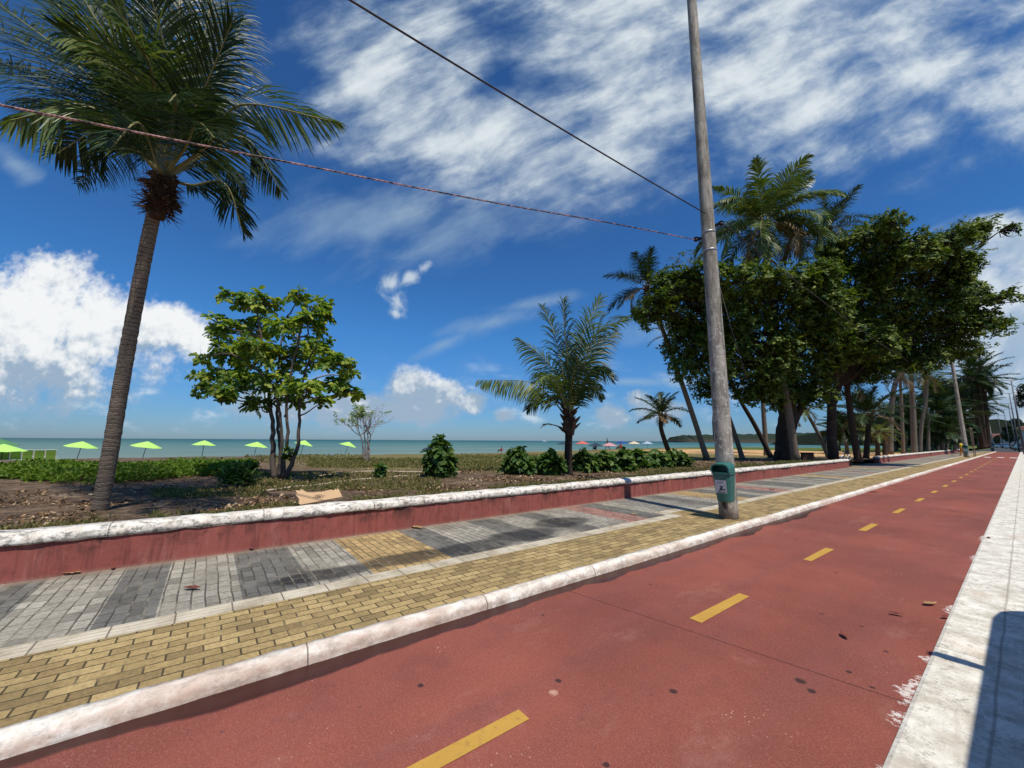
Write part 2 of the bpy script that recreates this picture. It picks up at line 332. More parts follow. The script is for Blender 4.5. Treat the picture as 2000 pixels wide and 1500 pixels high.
BANDS = [(-1.61, 'd'), (-1.25, 'l'), (-.67, 'd'), (-.26, 'l'), (.32, 'd'), (1.0, 'l'), (1.61, 'y'), (2.64, 'd'), (3.11, 'l'), (3.92, 'd'), (4.5, 'l'), (5.1, 'd'), (5.6, 'l'),
         (6.47, 'r'), (7.05, 'd'), (7.6, 'l'), (8.1, 'g'), (9.6, 'd'), (10.2, 'l'), (10.8, 'y'), (11.8, 'd'), (12.6, 'l'), (13.3, 'd'), (14.0, 'r'), (15.0, 'l'), (15.8, 'd')]
def b_pavers(n):
    p = n.pos(); x, y, z = n.sep(p)
    wob = n.v('MULTIPLY', n.v('SUBTRACT', n.noise(p, 2.2, 3, .5, col=True), (.5, .5, .5)), (.03, .03, 0))
    pp = n.v('ADD', p, wob)
    br = n.new('ShaderNodeTexBrick', {'Vector': n.v('MULTIPLY', pp, (1, 1, 0)), 'Color1': (0, 0, 0, 1), 'Color2': (1, 1, 1, 1), 'Mortar': (.5, .5, .5, 1), 'Scale': 1.0,
               'Mortar Size': .0075, 'Mortar Smooth': .2, 'Bias': 0.0, 'Brick Width': .2, 'Row Height': .107}, out=None, offset=.27, offset_frequency=2, squash=1.0)
    tone = br.outputs[0]; mort = br.outputs[1]
    C = {'d': (.160, .155, .137), 'l': (.345, .320, .262), 'y': (.44, .305, .135), 'r': (.36, .19, .155), 'g': (.27, .255, .22)}
    span = 20.0; y0 = -2.5
    wav = n.mul(n.m('ADD', x, 5.7), 0.0)
    f = n.m('DIVIDE', n.sub(n.m('MODULO', n.add(y, 82.5), 20.0), 0.0), span)   # y0=-2.5 -> 0, repeats every 20 m
    stops = [(0.0, C['l'])]+[((b-y0)/span, C[k]) for b, k in BANDS]
    base = n.ramp(f, stops, 'CONSTANT')
    c = n.mix(1.0, base, n.ramp(tone, [(0, .66), (.15, .9), (.5, 1.0), (.9, 1.12), (1, 1.3)]), 'MULTIPLY')
    c = n.mix(n.mul(n.ss(n.noise(p, 30, 6, .8), .40, .66), .7), c, n.mix(1.0, c, (.52, .50, .46), 'MULTIPLY'))
    c = n.mix(n.mul(n.ss(n.noise(p, 7, 6, .75), .52, .66), .45), c, n.mix(1.0, c, (1.35, 1.3, 1.2), 'MULTIPLY'))
    dirt = n.noise(p, 1.3, 6, .65)
    c = n.mix(n.mul(n.ss(dirt, .50, .70), .55), c, (.085, .074, .060))
    # soft shadow band along the pavers, painted into their colour as dark patches
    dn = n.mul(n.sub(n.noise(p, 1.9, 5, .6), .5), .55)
    soft_shade = None
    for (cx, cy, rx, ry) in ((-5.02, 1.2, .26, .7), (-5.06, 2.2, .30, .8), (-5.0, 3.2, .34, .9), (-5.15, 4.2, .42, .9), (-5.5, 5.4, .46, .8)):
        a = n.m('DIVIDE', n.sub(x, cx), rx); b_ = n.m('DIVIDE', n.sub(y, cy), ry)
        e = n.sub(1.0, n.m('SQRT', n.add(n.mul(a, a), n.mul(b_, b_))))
        soft_shade = e if soft_shade is None else n.mx(soft_shade, e)
    soft_shade = n.ss(n.add(soft_shade, dn), -.05, .38)
    c = n.mix(n.mul(soft_shade, .86), c, n.mix(1.0, c, (.16, .16, .17), 'MULTIPLY'))
    c = n.mix(n.mul(mort, .86), c, n.mix(n.ss(n.noise(p, 2.4, 5, .7), .46, .62), (.050, .045, .036), (.235, .20, .145)))
    # dirt swept against the wall foot
    wd = n.mul(n.sub(1.0, n.ss(n.add(x, n.mul(n.sub(n.noise(p, 5, 4), .5), .12)), -6.62, -6.48)), .6)
    c = n.mix(wd, c, (.25, .19, .14))
    h = n.sub(n.mul(n.noise(p, 40, 4, .6), .25), mort)
    return pbr(n, c, n.mix(soft_shade, (.85,)*3, (.62,)*3), .25, n.bump(h, .6, .006))
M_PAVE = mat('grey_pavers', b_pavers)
def b_yellow(n):
    p = n.pos(); x, y, z = n.sep(p)
    wob = n.v('MULTIPLY', n.v('SUBTRACT', n.noise(p, 2.5, 3, .5, col=True), (.5, .5, .5)), (.022, .022, 0))
    q = n.v('ADD', p, wob); qx, qy, qz = n.sep(q)
    br = n.new('ShaderNodeTexBrick', {'Vector': n.com(qy, qx, 0.0), 'Color1': (0, 0, 0, 1), 'Color2': (1, 1, 1, 1), 'Mortar': (.5, .5, .5, 1), 'Scale': 1.0,
               'Mortar Size': .0065, 'Mortar Smooth': .25, 'Bias': 0.0, 'Brick Width': .212, 'Row Height': .108}, out=None, offset=.5, offset_frequency=2)
    c = n.ramp(br.outputs[0], [(0, (.255, .180, .080)), (.2, (.335, .240, .106)), (.6, (.415, .300, .130)), (1, (.50, .370, .170))])
    c = n.mix(n.mul(n.ss(n.noise(p, 34, 6, .8), .40, .66), .72), c, n.mix(1.0, c, (.52, .49, .44), 'MULTIPLY'))
    c = n.mix(n.mul(n.ss(n.noise(p, 1.5, 6, .65), .46, .68), .55), c, (.17, .125, .055))
    c = n.mix(n.mul(br.outputs[1], .90), c, n.mix(n.ss(n.noise(p, 1.8, 5, .7), .50, .66), (.042, .034, .020), (.20, .155, .085)))
    h = n.sub(n.mul(n.noise(p, 50, 4, .6), .3), br.outputs[1])
    return pbr(n, c, .82, .25, n.bump(h, .7, .008))
M_YELLOW = mat('yellow_bricks', b_yellow)
def b_tactile(n):
    p = n.pos(); x, y, z = n.sep(p)
    fy = n.m('FRACT', n.m('DIVIDE', n.add(y, 30.1), .40)); fx = n.m('FRACT', n.m('DIVIDE', n.add(x, 30.0), .068))
    joint = n.m('LESS_THAN', fy, .03); rib = n.ss(n.m('PINGPONG', fx, .5), .12, .3)
    c = n.mix(n.ss(n.noise(p, 3.0, 6, .75), .32, .66), (.33, .275, .185), (.64, .57, .44))
    c = n.mix(n.mul(n.ss(n.noise(p, 12, 5, .7), .52, .7), .5), c, (.33, .28, .20))
    c = n.mix(n.mul(n.sub(1.0, rib), .28), c, (.30, .25, .17))
    c = n.mix(n.mul(joint, .8), c, (.10, .085, .06))
    return pbr(n, c, .8, .25, n.bump(n.sub(n.mul(rib, .6), joint), .7, .006))
M_TACT = mat('white_guide_strip', b_tactile)
def whitewash(name, warm, mould, mscale=1.0, top=False):
    def b(n):
        p = n.pos(); x, y, z = n.sep(p)
        f = n.noise(p, 6*mscale, 6, .7); g = n.noise(n.scale(p, (1, .5, 1)), 2.2*mscale, 5, .65); d = n.noise(p, 45, 4, .7)
        c = n.mix(n.ss(f, .3, .7), (.62, .555, .46), (.87, .83, .745))
        face = n.sub(1.0, n.ss(n.sep(n.new('ShaderNodeNewGeometry', out=None).outputs['Normal'])[2], .25, .8))
        c = n.mix(n.mul(n.mul(face, warm), n.ss(n.noise(n.scale(p, (1, 1, 2)), 7, 6, .75), .38, .60)), c, (.42, .27, .20))
        c = n.mix(n.mul(n.mul(face, mould), n.ss(n.noise(p, 11, 7, .8), .51, .58)), c, (.075, .075, .062))
        c = n.mix(n.mul(n.ss(g, .42, .62), warm), c, (.46, .31, .23))
        c = n.mix(n.mul(n.mul(n.ss(n.noise(n.scale(p, (1.6, .7, 1.2)), 9*mscale, 7, .78), .49, .60), n.ss(n.noise(p, 1.7, 4, .6), .32, .50)), mould), c, (.085, .085, .075))
        c = n.mix(n.mul(n.ss(n.noise(n.scale(p, (3.0, .35, 1)), 5.0, 6, .7), .52, .66), mould*.7), c, (.36, .35, .30))
        c = n.mix(n.mul(n.ss(d, .54, .66), mould*.75), c, (.22, .21, .18))
        c = n.mix(n.mul(n.m('LESS_THAN', n.m('FRACT', n.m('DIVIDE', n.add(y, n.add(50.45, n.mul(n.sub(f, .5), .03))), 1.55)), .008), .75), c, (.09, .075, .06))
        return pbr(n, c, .88, .15, n.bump(n.add(f, n.mul(d, .5)), .5, .012))
    return mat(name, b)
M_KERB = whitewash('whitewashed_kerb', .62, .30)
M_COPING = whitewash('whitewashed_coping', .12, .80)
def b_wall(n):
    p = n.pos(); x, y, z = n.sep(p)
    v = n.noise(n.scale(p, (1, 3.2, .55)), 2.6, 6, .68); b_ = n.noise(p, 1.1, 4, .6); d = n.noise(p, 38, 4, .7)
    c = n.mix(b_, (.250, .068, .052), (.370, .112, .086))
    c = n.mix(n.mul(n.ss(v, .52, .68), .40), c, (.43, .185, .150))
    c = n.mix(n.mul(n.ss(n.noise(n.scale(p, (1, 5, .5)), 2.0, 6, .7), .50, .66), .55), c, (.105, .034, .030))
    c = n.mix(n.mul(d, .35), c, (.15, .045, .040))
    top = n.ss(n.add(z, n.mul(n.sub(n.noise(p, 2.3, 5, .6), .5), .35)), .20, .52)
    c = n.mix(n.mul(n.mul(n.ss(n.noise(n.scale(p, (1, 1, .7)), 2.6, 7, .74), .47, .60), top), .92), c, (.022, .020, .018))
    c = n.mix(n.mul(n.sub(1.0, n.ss(z, .07, .13)), .5), c, (.36, .22, .165))
    ck = n.vor(n.v('ADD', p, n.v('MULTIPLY', n.noise(p, 4, 3, .6, col=True), (.25, .25, .25))), 1.6, feature='DISTANCE_TO_EDGE')
    c = n.mix(n.mul(n.m('LESS_THAN', ck, .003), .35), c, (.07, .03, .027))
    c = n.mix(n.mul(n.ss(n.noise(p, 6.5, 7, .75), .50, .64), .5), c, (.145, .045, .038))
    return pbr(n, c, .85, .2, n.bump(n.add(v, n.mul(d, .4)), .4, .01))
M_WALL = mat('red_painted_wall', b_wall)
def b_median(n):
    p = n.pos(); x, y, z = n.sep(p)
    f = n.noise(p, 5, 6, .7); d = n.noise(n.scale(p, (1.0, 1.0, 1)), 42, 6, .78); g = n.noise(p, 1.4, 5, .6)
    c = n.mix(n.ss(f, .32, .68), (.52, .475, .39), (.80, .77, .68))
    c = n.mix(n.mul(n.mul(n.ss(d, .52, .62), n.ss(n.noise(p, 2.6, 5, .65), .38, .60)), .62), c, (.21, .19, .15))
    c = n.mix(n.mul(n.ss(n.noise(n.scale(p, (1, .6, 1)), 15, 7, .8), .55, .63), .55), c, (.27, .24, .185))
    c = n.mix(n.mul(n.ss(n.noise(n.scale(p, (3, .25, 1)), 2.0, 6, .7), .54, .68), .4), c, (.42, .37, .29))
    ck = n.vor(n.v('ADD', p, n.v('MULTIPLY', n.noise(p, 3, 4, .65, col=True), (.4, .4, 0))), 1.1, feature='DISTANCE_TO_EDGE')
    c = n.mix(n.mul(n.mul(n.m('LESS_THAN', ck, .0025), n.ss(n.noise(p, 1.0, 3, .5), .5, .6)), .55), c, (.16, .14, .11))
    c = n.mix(n.mul(n.ss(g, .56, .74), .45), c, (.62, .46, .33))
    for k, wd in ((-.285, .005), (-.17, .004)):
        q = n.m('ABSOLUTE', n.add(n.sub(x, k), n.mul(n.sub(n.noise(n.scale(p, (0, 1, 0)), 1.5, 3), .5), .03)))
        c = n.mix(n.mul(n.sub(1.0, n.ss(q, wd*.4, wd*2.6)), .55), c, (.22, .19, .15))
    c = n.mix(n.mul(n.m('LESS_THAN', n.m('FRACT', n.m('DIVIDE', n.add(y, 31.3), 2.4)), .004), .6), c, (.15, .13, .10))
    return pbr(n, c, .85, .2, n.bump(n.add(n.mul(f, .5), d), .5, .008))
M_MEDIAN = mat('white_concrete', b_median)
def b_mark(n):
    p = n.pos(); f = n.noise(p, 22, 6, .75); g = n.noise(p, 3, 4, .6)
    c = n.mix(g, (.42, .235, .040), (.55, .325, .065))
    c = n.mix(n.mul(n.ss(f, .52, .68), .55), c, (.30, .15, .05))
    return pbr(n, c, .75, .25)
M_MARK = mat('yellow_line_paint', b_mark)
M_WMARK = plain('white_line_paint', (.66, .63, .58), .75, .25, .2, 14)
def b_ground(n):
    p = n.pos(); x, y, z = n.sep(p)
    n1 = n.noise(p, .55, 6, .65); n2 = n.noise(p, 3.2, 6, .7); n3 = n.noise(p, 17, 5, .75)
    c = n.mix(n.ss(n2, .35, .68), (.062, .042, .028), (.185, .128, .083))
    c = n.mix(n.mul(n.ss(n3, .52, .66), .7), c, (.24, .155, .095))
    c = n.mix(n.mul(n.ss(n.noise(p, 27, 5, .8), .56, .66), .6), c, (.42, .29, .175))
    c = n.mix(n.mul(n.ss(n.noise(p, 11, 5, .75), .50, .62), .75), c, (.030, .021, .015))
    # bare sandy tracks
    tr = n.ss(n.noise(n.scale(p, (1, .28, 1)), .75, 5, .6), .54, .66)
    c = n.mix(n.mul(tr, .5), c, (.26, .185, .12))
    c = n.mix(n.mul(n.ss(n.noise(p, 1.15, 6, .7), .56, .66), .6), c, (.33, .25, .165))
    # thin dry grass further out
    gm = n.mul(n.ss(n.add(n.m('MULTIPLY', x, -.07), n.mul(n.sub(n1, .5), 1.6)), .72, 1.15), n.ss(y, 1.0, 7.0))
    gc = n.mix(n3, (.105, .105, .028), (.235, .205, .075))
    c = n.mix(n.mul(gm, .75), c, gc)
    # sand towards the water and on the open clearing
    sd = n.add(z, n.mul(n.sub(n1, .5), .35))
    sand = n.mix(n3, (.37, .265, .155), (.52, .385, .235))
    c = n.mix(n.sub(1.0, n.ss(sd, -.15, .12)), c, sand)
    clr = n.mul(n.mul(n.ss(n.add(y, n.mul(n.sub(n1, .5), 4)), 39.0, 43.0), n.sub(1.0, n.ss(n.add(y, n.mul(n.sub(n1, .5), 10)), 66.0, 72.0))), n.ss(x, -38.0, -30.0))
    c = n.mix(clr, c, n.mix(n3, (.46, .27, .115), (.60, .37, .175)))
    spit = n.mul(n.ss(n.add(y, n.mul(n.sub(n1, .5), 10)), 67.0, 73.0), n.ss(x, -60.0, -50.0))
    c = n.mix(spit, c, n.mix(n2, (.055, .085, .016), (.12, .155, .035)))
    h = n.add(n2, n.mul(n3, .5))
    return pbr(n, c, .95, .1, n.bump(h, .9, .06))
M_GROUND = mat('dirt_and_sand', b_ground)
def b_sea(n):
    p = n.pos(); x, y, z = n.sep(p)
    dist = n.v('LENGTH', p, out=1)
    ld = n.m('LOGARITHM', dist, 10.0)
    f = n.m('DIVIDE', n.sub(n.add(ld, n.mul(n.sub(n.noise(n.scale(p, (1, .15, 1)), .025, 4, .6), .5), .5)), 1.6), 2.6)
    c = n.ramp(f, [(0.0, (.20, .235, .19)), (.10, (.155, .215, .18)), (.24, (.095, .180, .158)), (.38, (.050, .140, .130)), (.55, (.020, .092, .100)), (1.0, (.012, .065, .085))])
    wv = n.noise(n.scale(p, (1.0, .35, 1)), .45, 4, .6)
    c = n.mix(n.mul(n.ss(n.noise(n.scale(p, (1.0, .12, 1)), .06, 4, .6), .56, .62), .22), c, (.34, .40, .37))
    return pbr(n, c, .50, .08, n.bump(wv, .25, .35))
M_SEA = mat('sea_water', b_sea)
M_ASPHALT = plain('asphalt', (.055, .054, .052), .85, .25, .3, 6)
def b_trunk(dark, lite, rings, rscale):
    def b(n):
        o = n.obj(); x, y, z = n.sep(o)
        wob = n.mul(n.sub(n.noise(o, 3.5, 4, .6), .5), .16)
        s = n.m('FRACT', n.mul(n.add(z, wob), rings)); f = n.noise(n.scale(o, (1, 1, 2.4)), rscale, 6, .7); g = n.noise(o, 2.0, 4, .6)
        c = n.mix(f, dark, lite)
        c = n.mix(n.mul(g, .45), c, tuple(k*.5 for k in lite))
        line = n.sub(1.0, n.ss(n.m('PINGPONG', s, .5), .0, .13))
        c = n.mix(n.mul(line, n.mul(n.ss(n.noise(o, 6, 4, .6), .35, .6), .8)), c, tuple(k*.25 for k in dark))
        h = n.add(n.mul(s, .7), n.sub(n.mul(f, .8), line))
        return pbr(n, c, .88, .15, n.bump(h, .8, .02))
    return b
M_PTRUNK = mat('ringed_palm_bark', b_trunk((.105, .080, .060), (.33, .265, .200), 15.0, 10.0))
M_PTRUNK_PALE = mat('pale_palm_bark', b_trunk((.095, .078, .062), (.27, .23, .185), 6.0, 6.0))
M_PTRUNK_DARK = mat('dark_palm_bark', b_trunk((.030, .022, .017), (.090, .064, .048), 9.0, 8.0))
def bark(dark, lite):
    def b(n):
        o = n.obj(); f = n.noise(n.scale(o, (1, 1, .35)), 14, 6, .7); g = n.noise(o, 2.2, 4, .6)
        c = n.mix(f, dark, lite); c = n.mix(n.mul(n.ss(g, .5, .65), .5), c, tuple(k*1.5 for k in lite))
        return pbr(n, c, .9, .15, n.bump(f, .7, .02))
    return b
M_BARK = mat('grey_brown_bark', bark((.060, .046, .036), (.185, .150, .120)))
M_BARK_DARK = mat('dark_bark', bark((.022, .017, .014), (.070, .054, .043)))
M_TWIG = mat('pale_twigs', bark((.13, .105, .095), (.29, .245, .225)))
M_FIBRE = mat('brown_palm_fibre', bark((.026, .016, .011), (.105, .062, .038)))
M_RACHIS = plain('frond_stalk', (.22, .20, .075), .5, .4, .3, 5)
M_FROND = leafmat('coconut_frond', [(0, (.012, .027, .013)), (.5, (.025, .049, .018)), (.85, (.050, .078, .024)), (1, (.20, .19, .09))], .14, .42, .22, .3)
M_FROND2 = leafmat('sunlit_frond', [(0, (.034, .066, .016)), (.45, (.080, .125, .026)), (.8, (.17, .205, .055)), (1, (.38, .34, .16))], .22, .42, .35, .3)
M_FROND_DRY = leafmat('dry_frond', [(0, (.10, .065, .03)), (.6, (.22, .15, .075)), (1, (.33, .25, .14))], .2, .6, .2)
M_ALMOND = leafmat('almond_leaf', [(0, (.040, .095, .020)), (.32, (.088, .175, .028)), (.52, (.195, .27, .038)), (.76, (.37, .40, .06)), (1, (.46, .42, .08))], .38, .50, .30, .45)
M_BIGLEAF = leafmat('old_almond_leaf', [(0, (.018, .044, .010)), (.33, (.042, .084, .015)), (.56, (.105, .155, .024)), (.86, (.225, .25, .04)), (.945, (.23, .20, .045)), (.965, (.22, .085, .03)), (1, (.22, .095, .035))], .26, .58, .22, .36)
M_SHRUB = leafmat('shrub_leaf', [(0, (.028, .066, .016)), (.5, (.062, .125, .026)), (.85, (.14, .195, .045)), (1, (.27, .30, .11))], .32, .5, .3, .3)
M_VINE = leafmat('vine_leaf', [(0, (.055, .110, .012)), (.5, (.105, .175, .018)), (.85, (.19, .245, .03)), (1, (.30, .30, .07))], .34, .6, .2, .5)
M_GRASS = leafmat('dry_grass', [(0, (.050, .070, .016)), (.4, (.115, .120, .032)), (.75, (.22, .185, .070)), (1, (.36, .28, .13))], .25, .6, .2, .3)
M_LITTER = leafmat('fallen_leaves', [(0, (.045, .026, .018)), (.30, (.110, .060, .034)), (.55, (.22, .125, .062)), (.78, (.38, .25, .14)), (1, (.58, .47, .32))], .08, .7, .15, .15)
M_FARLEAF = leafmat('distant_foliage', [(0, (.012, .026, .012)), (.5, (.024, .048, .018)), (1, (.060, .085, .025))], .15, .6, .2, .5)
M_DRYLEAF = plain('dry_brown_leaf', (.20, .060, .035), .6, .3, .5, 30)
M_TANLEAF = plain('dry_tan_leaf', (.42, .26, .12), .6, .3, .4, 30)
def b_pole(n):
    o = n.obj(); x, y, z = n.sep(o)
    f = n.noise(n.scale(o, (1, 1, .25)), 7, 6, .7); g = n.noise(o, 26, 5, .75); k = n.noise(n.scale(o, (1, 1, .12)), 3, 4, .6)
    c = n.mix(n.ss(f, .33, .66), (.150, .132, .106), (.40, .365, .305))
    c = n.mix(n.mul(n.ss(k, .5, .68), .55), c, (.13, .115, .10))
    c = n.mix(n.mul(n.ss(n.noise(o, 9, 6, .8), .54, .60), n.mul(n.sub(1.0, n.ss(z, 3.5, 4.6)), .75)), c, (.60, .58, .53))
    c = n.mix(n.mul(n.ss(g, .58, .66), .6), c, (.075, .065, .055))
    a = n.m('ABSOLUTE', n.sub(x, n.add(.02, n.mul(n.sub(n.noise(n.scale(o, (0, 0, 1)), 5, 3), .5), .16))))
    drip = n.mul(n.sub(1.0, n.ss(a, .02, .06)), n.mul(n.ss(z, .12, .25), n.sub(1.0, n.ss(z, .55, .75))))
    c = n.mix(n.mul(drip, .85), c, (.025, .022, .02))
    c = n.mix(n.mul(n.sub(1.0, n.ss(z, .0, .30)), .35), c, (.31, .19, .14))
    line = n.m('LESS_THAN', n.m('FRACT', n.mul(z, .9)), .012)
    c = n.mix(n.mul(line, .5), c, (.09, .08, .07))
    return pbr(n, c, .85, .2, n.bump(n.add(f, n.mul(g, .5)), .35, .01))
M_POLE = mat('weathered_concrete_pole', b_pole)
M_BIN = plain('green_bin_plastic', (.030, .135, .112), .42, .45, .22, 9)
M_BLACK = plain('black', (.012, .012, .013), .6, .3, .2, 9)
M_STICK = plain('white_sticker', (.55, .57, .60), .55, .3, .15, 20)
M_STICKDARK = plain('sticker_print', (.055, .075, .080), .6, .3, .5, 60)
M_STEEL = plain('galvanised_steel', (.35, .35, .35), .45, .5, .2, 12, .6)
M_LAMPPOST = plain('grey_lamp_post', (.10, .105, .115), .5, .4, .2, 3)
def b_cable(n):
    o = n.obj(); f = n.noise(o, 9, 3, .6)
    return pbr(n, n.mix(n.ss(f, .42, .58), (.05, .03, .03), (.42, .22, .20)), .5, .4)
M_PINKCABLE = mat('pink_twisted_cable', b_cable)
M_CABLE = plain('dark_cable', (.030, .020, .020), .5, .4, .3, 5)
M_LIME = plain('lime_umbrella_cloth', (.42, .72, .16), .8, .2, .08, 3)
M_DKGREEN = plain('green_umbrella_cloth', (.09, .24, .10), .8, .2, .1, 3)
M_SLING = plain('green_sling_cloth', (.21, .42, .07), .8, .2, .15, 6)
M_WHITE = plain('white_frame', (.72, .72, .70), .5, .4, .08, 6)
M_REDCLOTH = plain('red_umbrella_cloth', (.52, .13, .10), .8, .2, .2, 3)
M_NAVY = plain('navy_umbrella_cloth', (.030, .045, .070), .8, .2, .2, 3)
M_PINKCLOTH = plain('pink_umbrella_cloth', (.55, .26, .27), .8, .2, .2, 3)
M_BLUECLOTH = plain('blue_umbrella_cloth', (.025, .070, .26), .8, .2, .2, 3)
M_CREAM = plain('cream_umbrella_cloth', (.62, .50, .34), .8, .2, .15, 3)
M_PALEBLUE = plain('pale_umbrella_cloth', (.36, .42, .50), .8, .2, .15, 3)
M_SKIN = plain('brown_skin', (.13, .068, .042), .55, .35, .15, 8)
M_DARKCLOTH = plain('dark_clothing', (.020, .022, .030), .85, .15, .3, 8)
M_REDSHIRT = plain('red_clothing', (.30, .050, .045), .85, .15, .3, 8)
M_YELSHIRT = plain('yellow_clothing', (.62, .44, .03), .85, .15, .2, 8)
M_ORANGE = plain('orange_clothing', (.42, .17, .03), .85, .15, .2, 8)
M_HAIR = plain('black_hair', (.012, .010, .009), .6, .3, .2, 20)
M_CARD = plain('cardboard', (.58, .385, .215), .85, .15, .14, 5)
M_CARDINK = plain('cardboard_print', (.09, .060, .040), .8, .15, .3, 40)
M_PIPE = plain('pale_hose', (.52, .42, .32), .7, .3, .25, 12)
M_WOOD = plain('weathered_wood', (.20, .15, .105), .85, .2, .35, 6)
M_BROWNBOX = plain('brown_box', (.16, .065, .035), .75, .25, .4, 7)
M_CARWHITE = plain('white_car_paint', (.70, .70, .70), .25, .5, .04, 2)
M_CARDARK = plain('dark_car_paint', (.030, .034, .042), .22, .5, .1, 2)
M_GLASS = plain('dark_glass', (.015, .018, .020), .06, .6, .1, 2)
M_TYRE = plain('tyre_rubber', (.018, .018, .018), .85, .2, .2, 10)
M_HOUSE = plain('house_plaster', (.62, .56, .48), .85, .2, .2, .8)
M_HOUSE2 = plain('grey_house_plaster', (.40, .38, .36), .85, .2, .2, .8)
M_ROOF = plain('clay_roof', (.13, .062, .048), .85, .2, .3, 1.5)
M_HILL = mat('wooded_hill', lambda n: pbr(n, n.mix(n.noise(n.pos(), .05, 6, .7), (.006, .011, .007), (.020, .028, .014)), .95, .1, n.bump(n.noise(n.pos(), .08, 6, .7), 1.0, 8.0)))
def b_head(n):
    p = n.pos(); x, y, z = n.sep(p); f = n.noise(p, .03, 6, .7)
    c = n.mix(f, (.014, .026, .020), (.040, .054, .034))
    return pbr(n, n.mix(n.mul(n.sub(1.0, n.ss(n.add(z, n.mul(n.sub(f, .5), 14)), 4.0, 15.0)), .45), c, (.085, .060, .046)), .95, .1, n.bump(f, 1.0, 12.0))
M_HEADLAND = mat('headland_scrub', b_head)
# ------------------------------------------------------------------ the setting
def ground_z(x, y):
    ys = [-60, 0, 20, 50, 95, 130, 400]; xc = [-31, -31, -29.5, -40, -45, -15, -13]
    edge = float(np.interp(y, ys, xc)); d = x-edge
    far = float(np.interp(y, [0, 22, 40, 400], [.50, .46, .34, .34]))
    t = min(1.0, max(0.0, -d/8.0)); t = t*t*(3-2*t)
    z = far*(1-t)+(-.45)*t
    if d < -18: z = -.45-.07*(-18-d)
    z += .045*fbm(x, y, .35, 3)*(1-t*.6)+.018*fbm(x, y, 2.1, 2)
    if x > -7.6: z = z*(1-(x+7.6)/.9)+.50*((x+7.6)/.9) if y < 32 or y > 39 else z
    return z
def stepped(vals):                                            # (start, stop, step) runs -> one increasing axis
    out = []
    for a, b, s in vals: out += list(np.arange(a, b, s))
    out.append(vals[-1][1]); return out
XS = stepped([(-6.95, -14, -.14), (-14, -34, -.45), (-34, -62, -1.4), (-62, -120, -8)])
YS = stepped([(-45, -4, 1.6), (-4, 14, .14), (14, 40, .5), (40, 140, 1.8), (140, 420, 10)])
gv = [(x, y, ground_z(x, y)) for y in YS for x in XS]; nx = len(XS)
gf = [(j*nx+i, j*nx+i+1, (j+1)*nx+i+1, (j+1)*nx+i) for j in range(len(YS)-1) for i in range(nx-1)]
tag(mesh('terrain', gv, [f[::-1] for f in gf], M_GROUND, smooth=True), kind='structure')
def sheet(name, x0, x1, y0, y1, z, m):
    return tag(mesh(name, [(x0, y0, z), (x1, y0, z), (x1, y1, z), (x0, y1, z)], [(0, 1, 2, 3)], m), kind='structure')
sv = []; sf = []                                              # sea: a fan of rings out to the horizon, seaward side
rr = [30, 60, 120, 300, 800, 2500, 9000, 30000]; na = 40
for r in rr:
    for k in range(na+1):
        a = R_(60+k*(300-60)/na); sv.append((r*math.cos(a)-20, r*math.sin(a), -1.0))
for i in range(len(rr)-1):
    for k in range(na): b = i*(na+1)+k; sf.append((b, b+na+1, b+na+2, b+1))
tag(mesh('sea', sv, [f[::-1] for f in sf], M_SEA), kind='structure')
sheet('ground', -7.2, 900, -80, 1500, -.06, M_GROUND)
sheet('bike_path', -3.34, -.61, -8, 115, 0.0, M_PATH)
sheet('road', -.1, 9.5, -60, 700, -.02, M_ASPHALT)
sheet('far_road', -6.5, -.1, 115.0, 700, -.016, M_ASPHALT)

def rail(prof, y_list, jx=.004, jz=.004, seed=1, wob=.0):
    r = np.random.default_rng(seed); V = []; F = []; k = len(prof)
    for j, y in enumerate(y_list):
        o = wob*fbm(seed*3.1, y, .5, 2)
        for i, (x, z) in enumerate(prof):
            e = 0 if z < .03 else 1
            V.append((x+o+e*jx*r.normal(), y, z+e*jz*r.normal()))
    for j in range(len(y_list)-1):
        for i in range(k-1): F.append((j*k+i, j*k+i+1, (j+1)*k+i+1, (j+1)*k+i))
    F.append(tuple(range(k-1, -1, -1))); F.append(tuple((len(y_list)-1)*k+i for i in range(k)))
    return V, F
ykerb = stepped([(-8, 16, .12), (16, 50, .6), (50, 116, 2)])
V_, F_ = rail([(-3.298, -.03), (-3.302, .035), (-3.318, .075), (-3.345, .095), (-3.385, .101), (-3.428, .098), (-3.436, -.03)], ykerb, .004, .003, 3, .014)
tag(mesh('kerb', V_, F_, M_KERB, smooth=True), kind='structure')
V_, F_ = rail([(-.03, -.03), (-.06, .016), (-.585, .012), (-.607, .004), (-.612, -.03)][::-1], stepped([(-6, 14, .12), (14, 118, 1)]), .0015, .0008, 5)
tag(mesh('median_strip', V_, F_, M_MEDIAN, smooth=False), kind='structure')
# pavement: three runs of paving side by side, each butting the next
pv = MB()
def strip(x0, x1, m, z=.08, y0=-8, y1=116):
    pv.k = m; pv.raw([(x0, y0, z), (x1, y0, z), (x1, y1, z), (x0, y1, z)], [(0, 1, 2, 3)])
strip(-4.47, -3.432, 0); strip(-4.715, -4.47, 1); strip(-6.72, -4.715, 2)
pv.k = 2; pv.raw([(-16, 31.4, .07), (-6.72, 31.4, .08), (-6.72, 39.2, .08), (-16, 39.2, .07)], [(0, 1, 2, 3)])
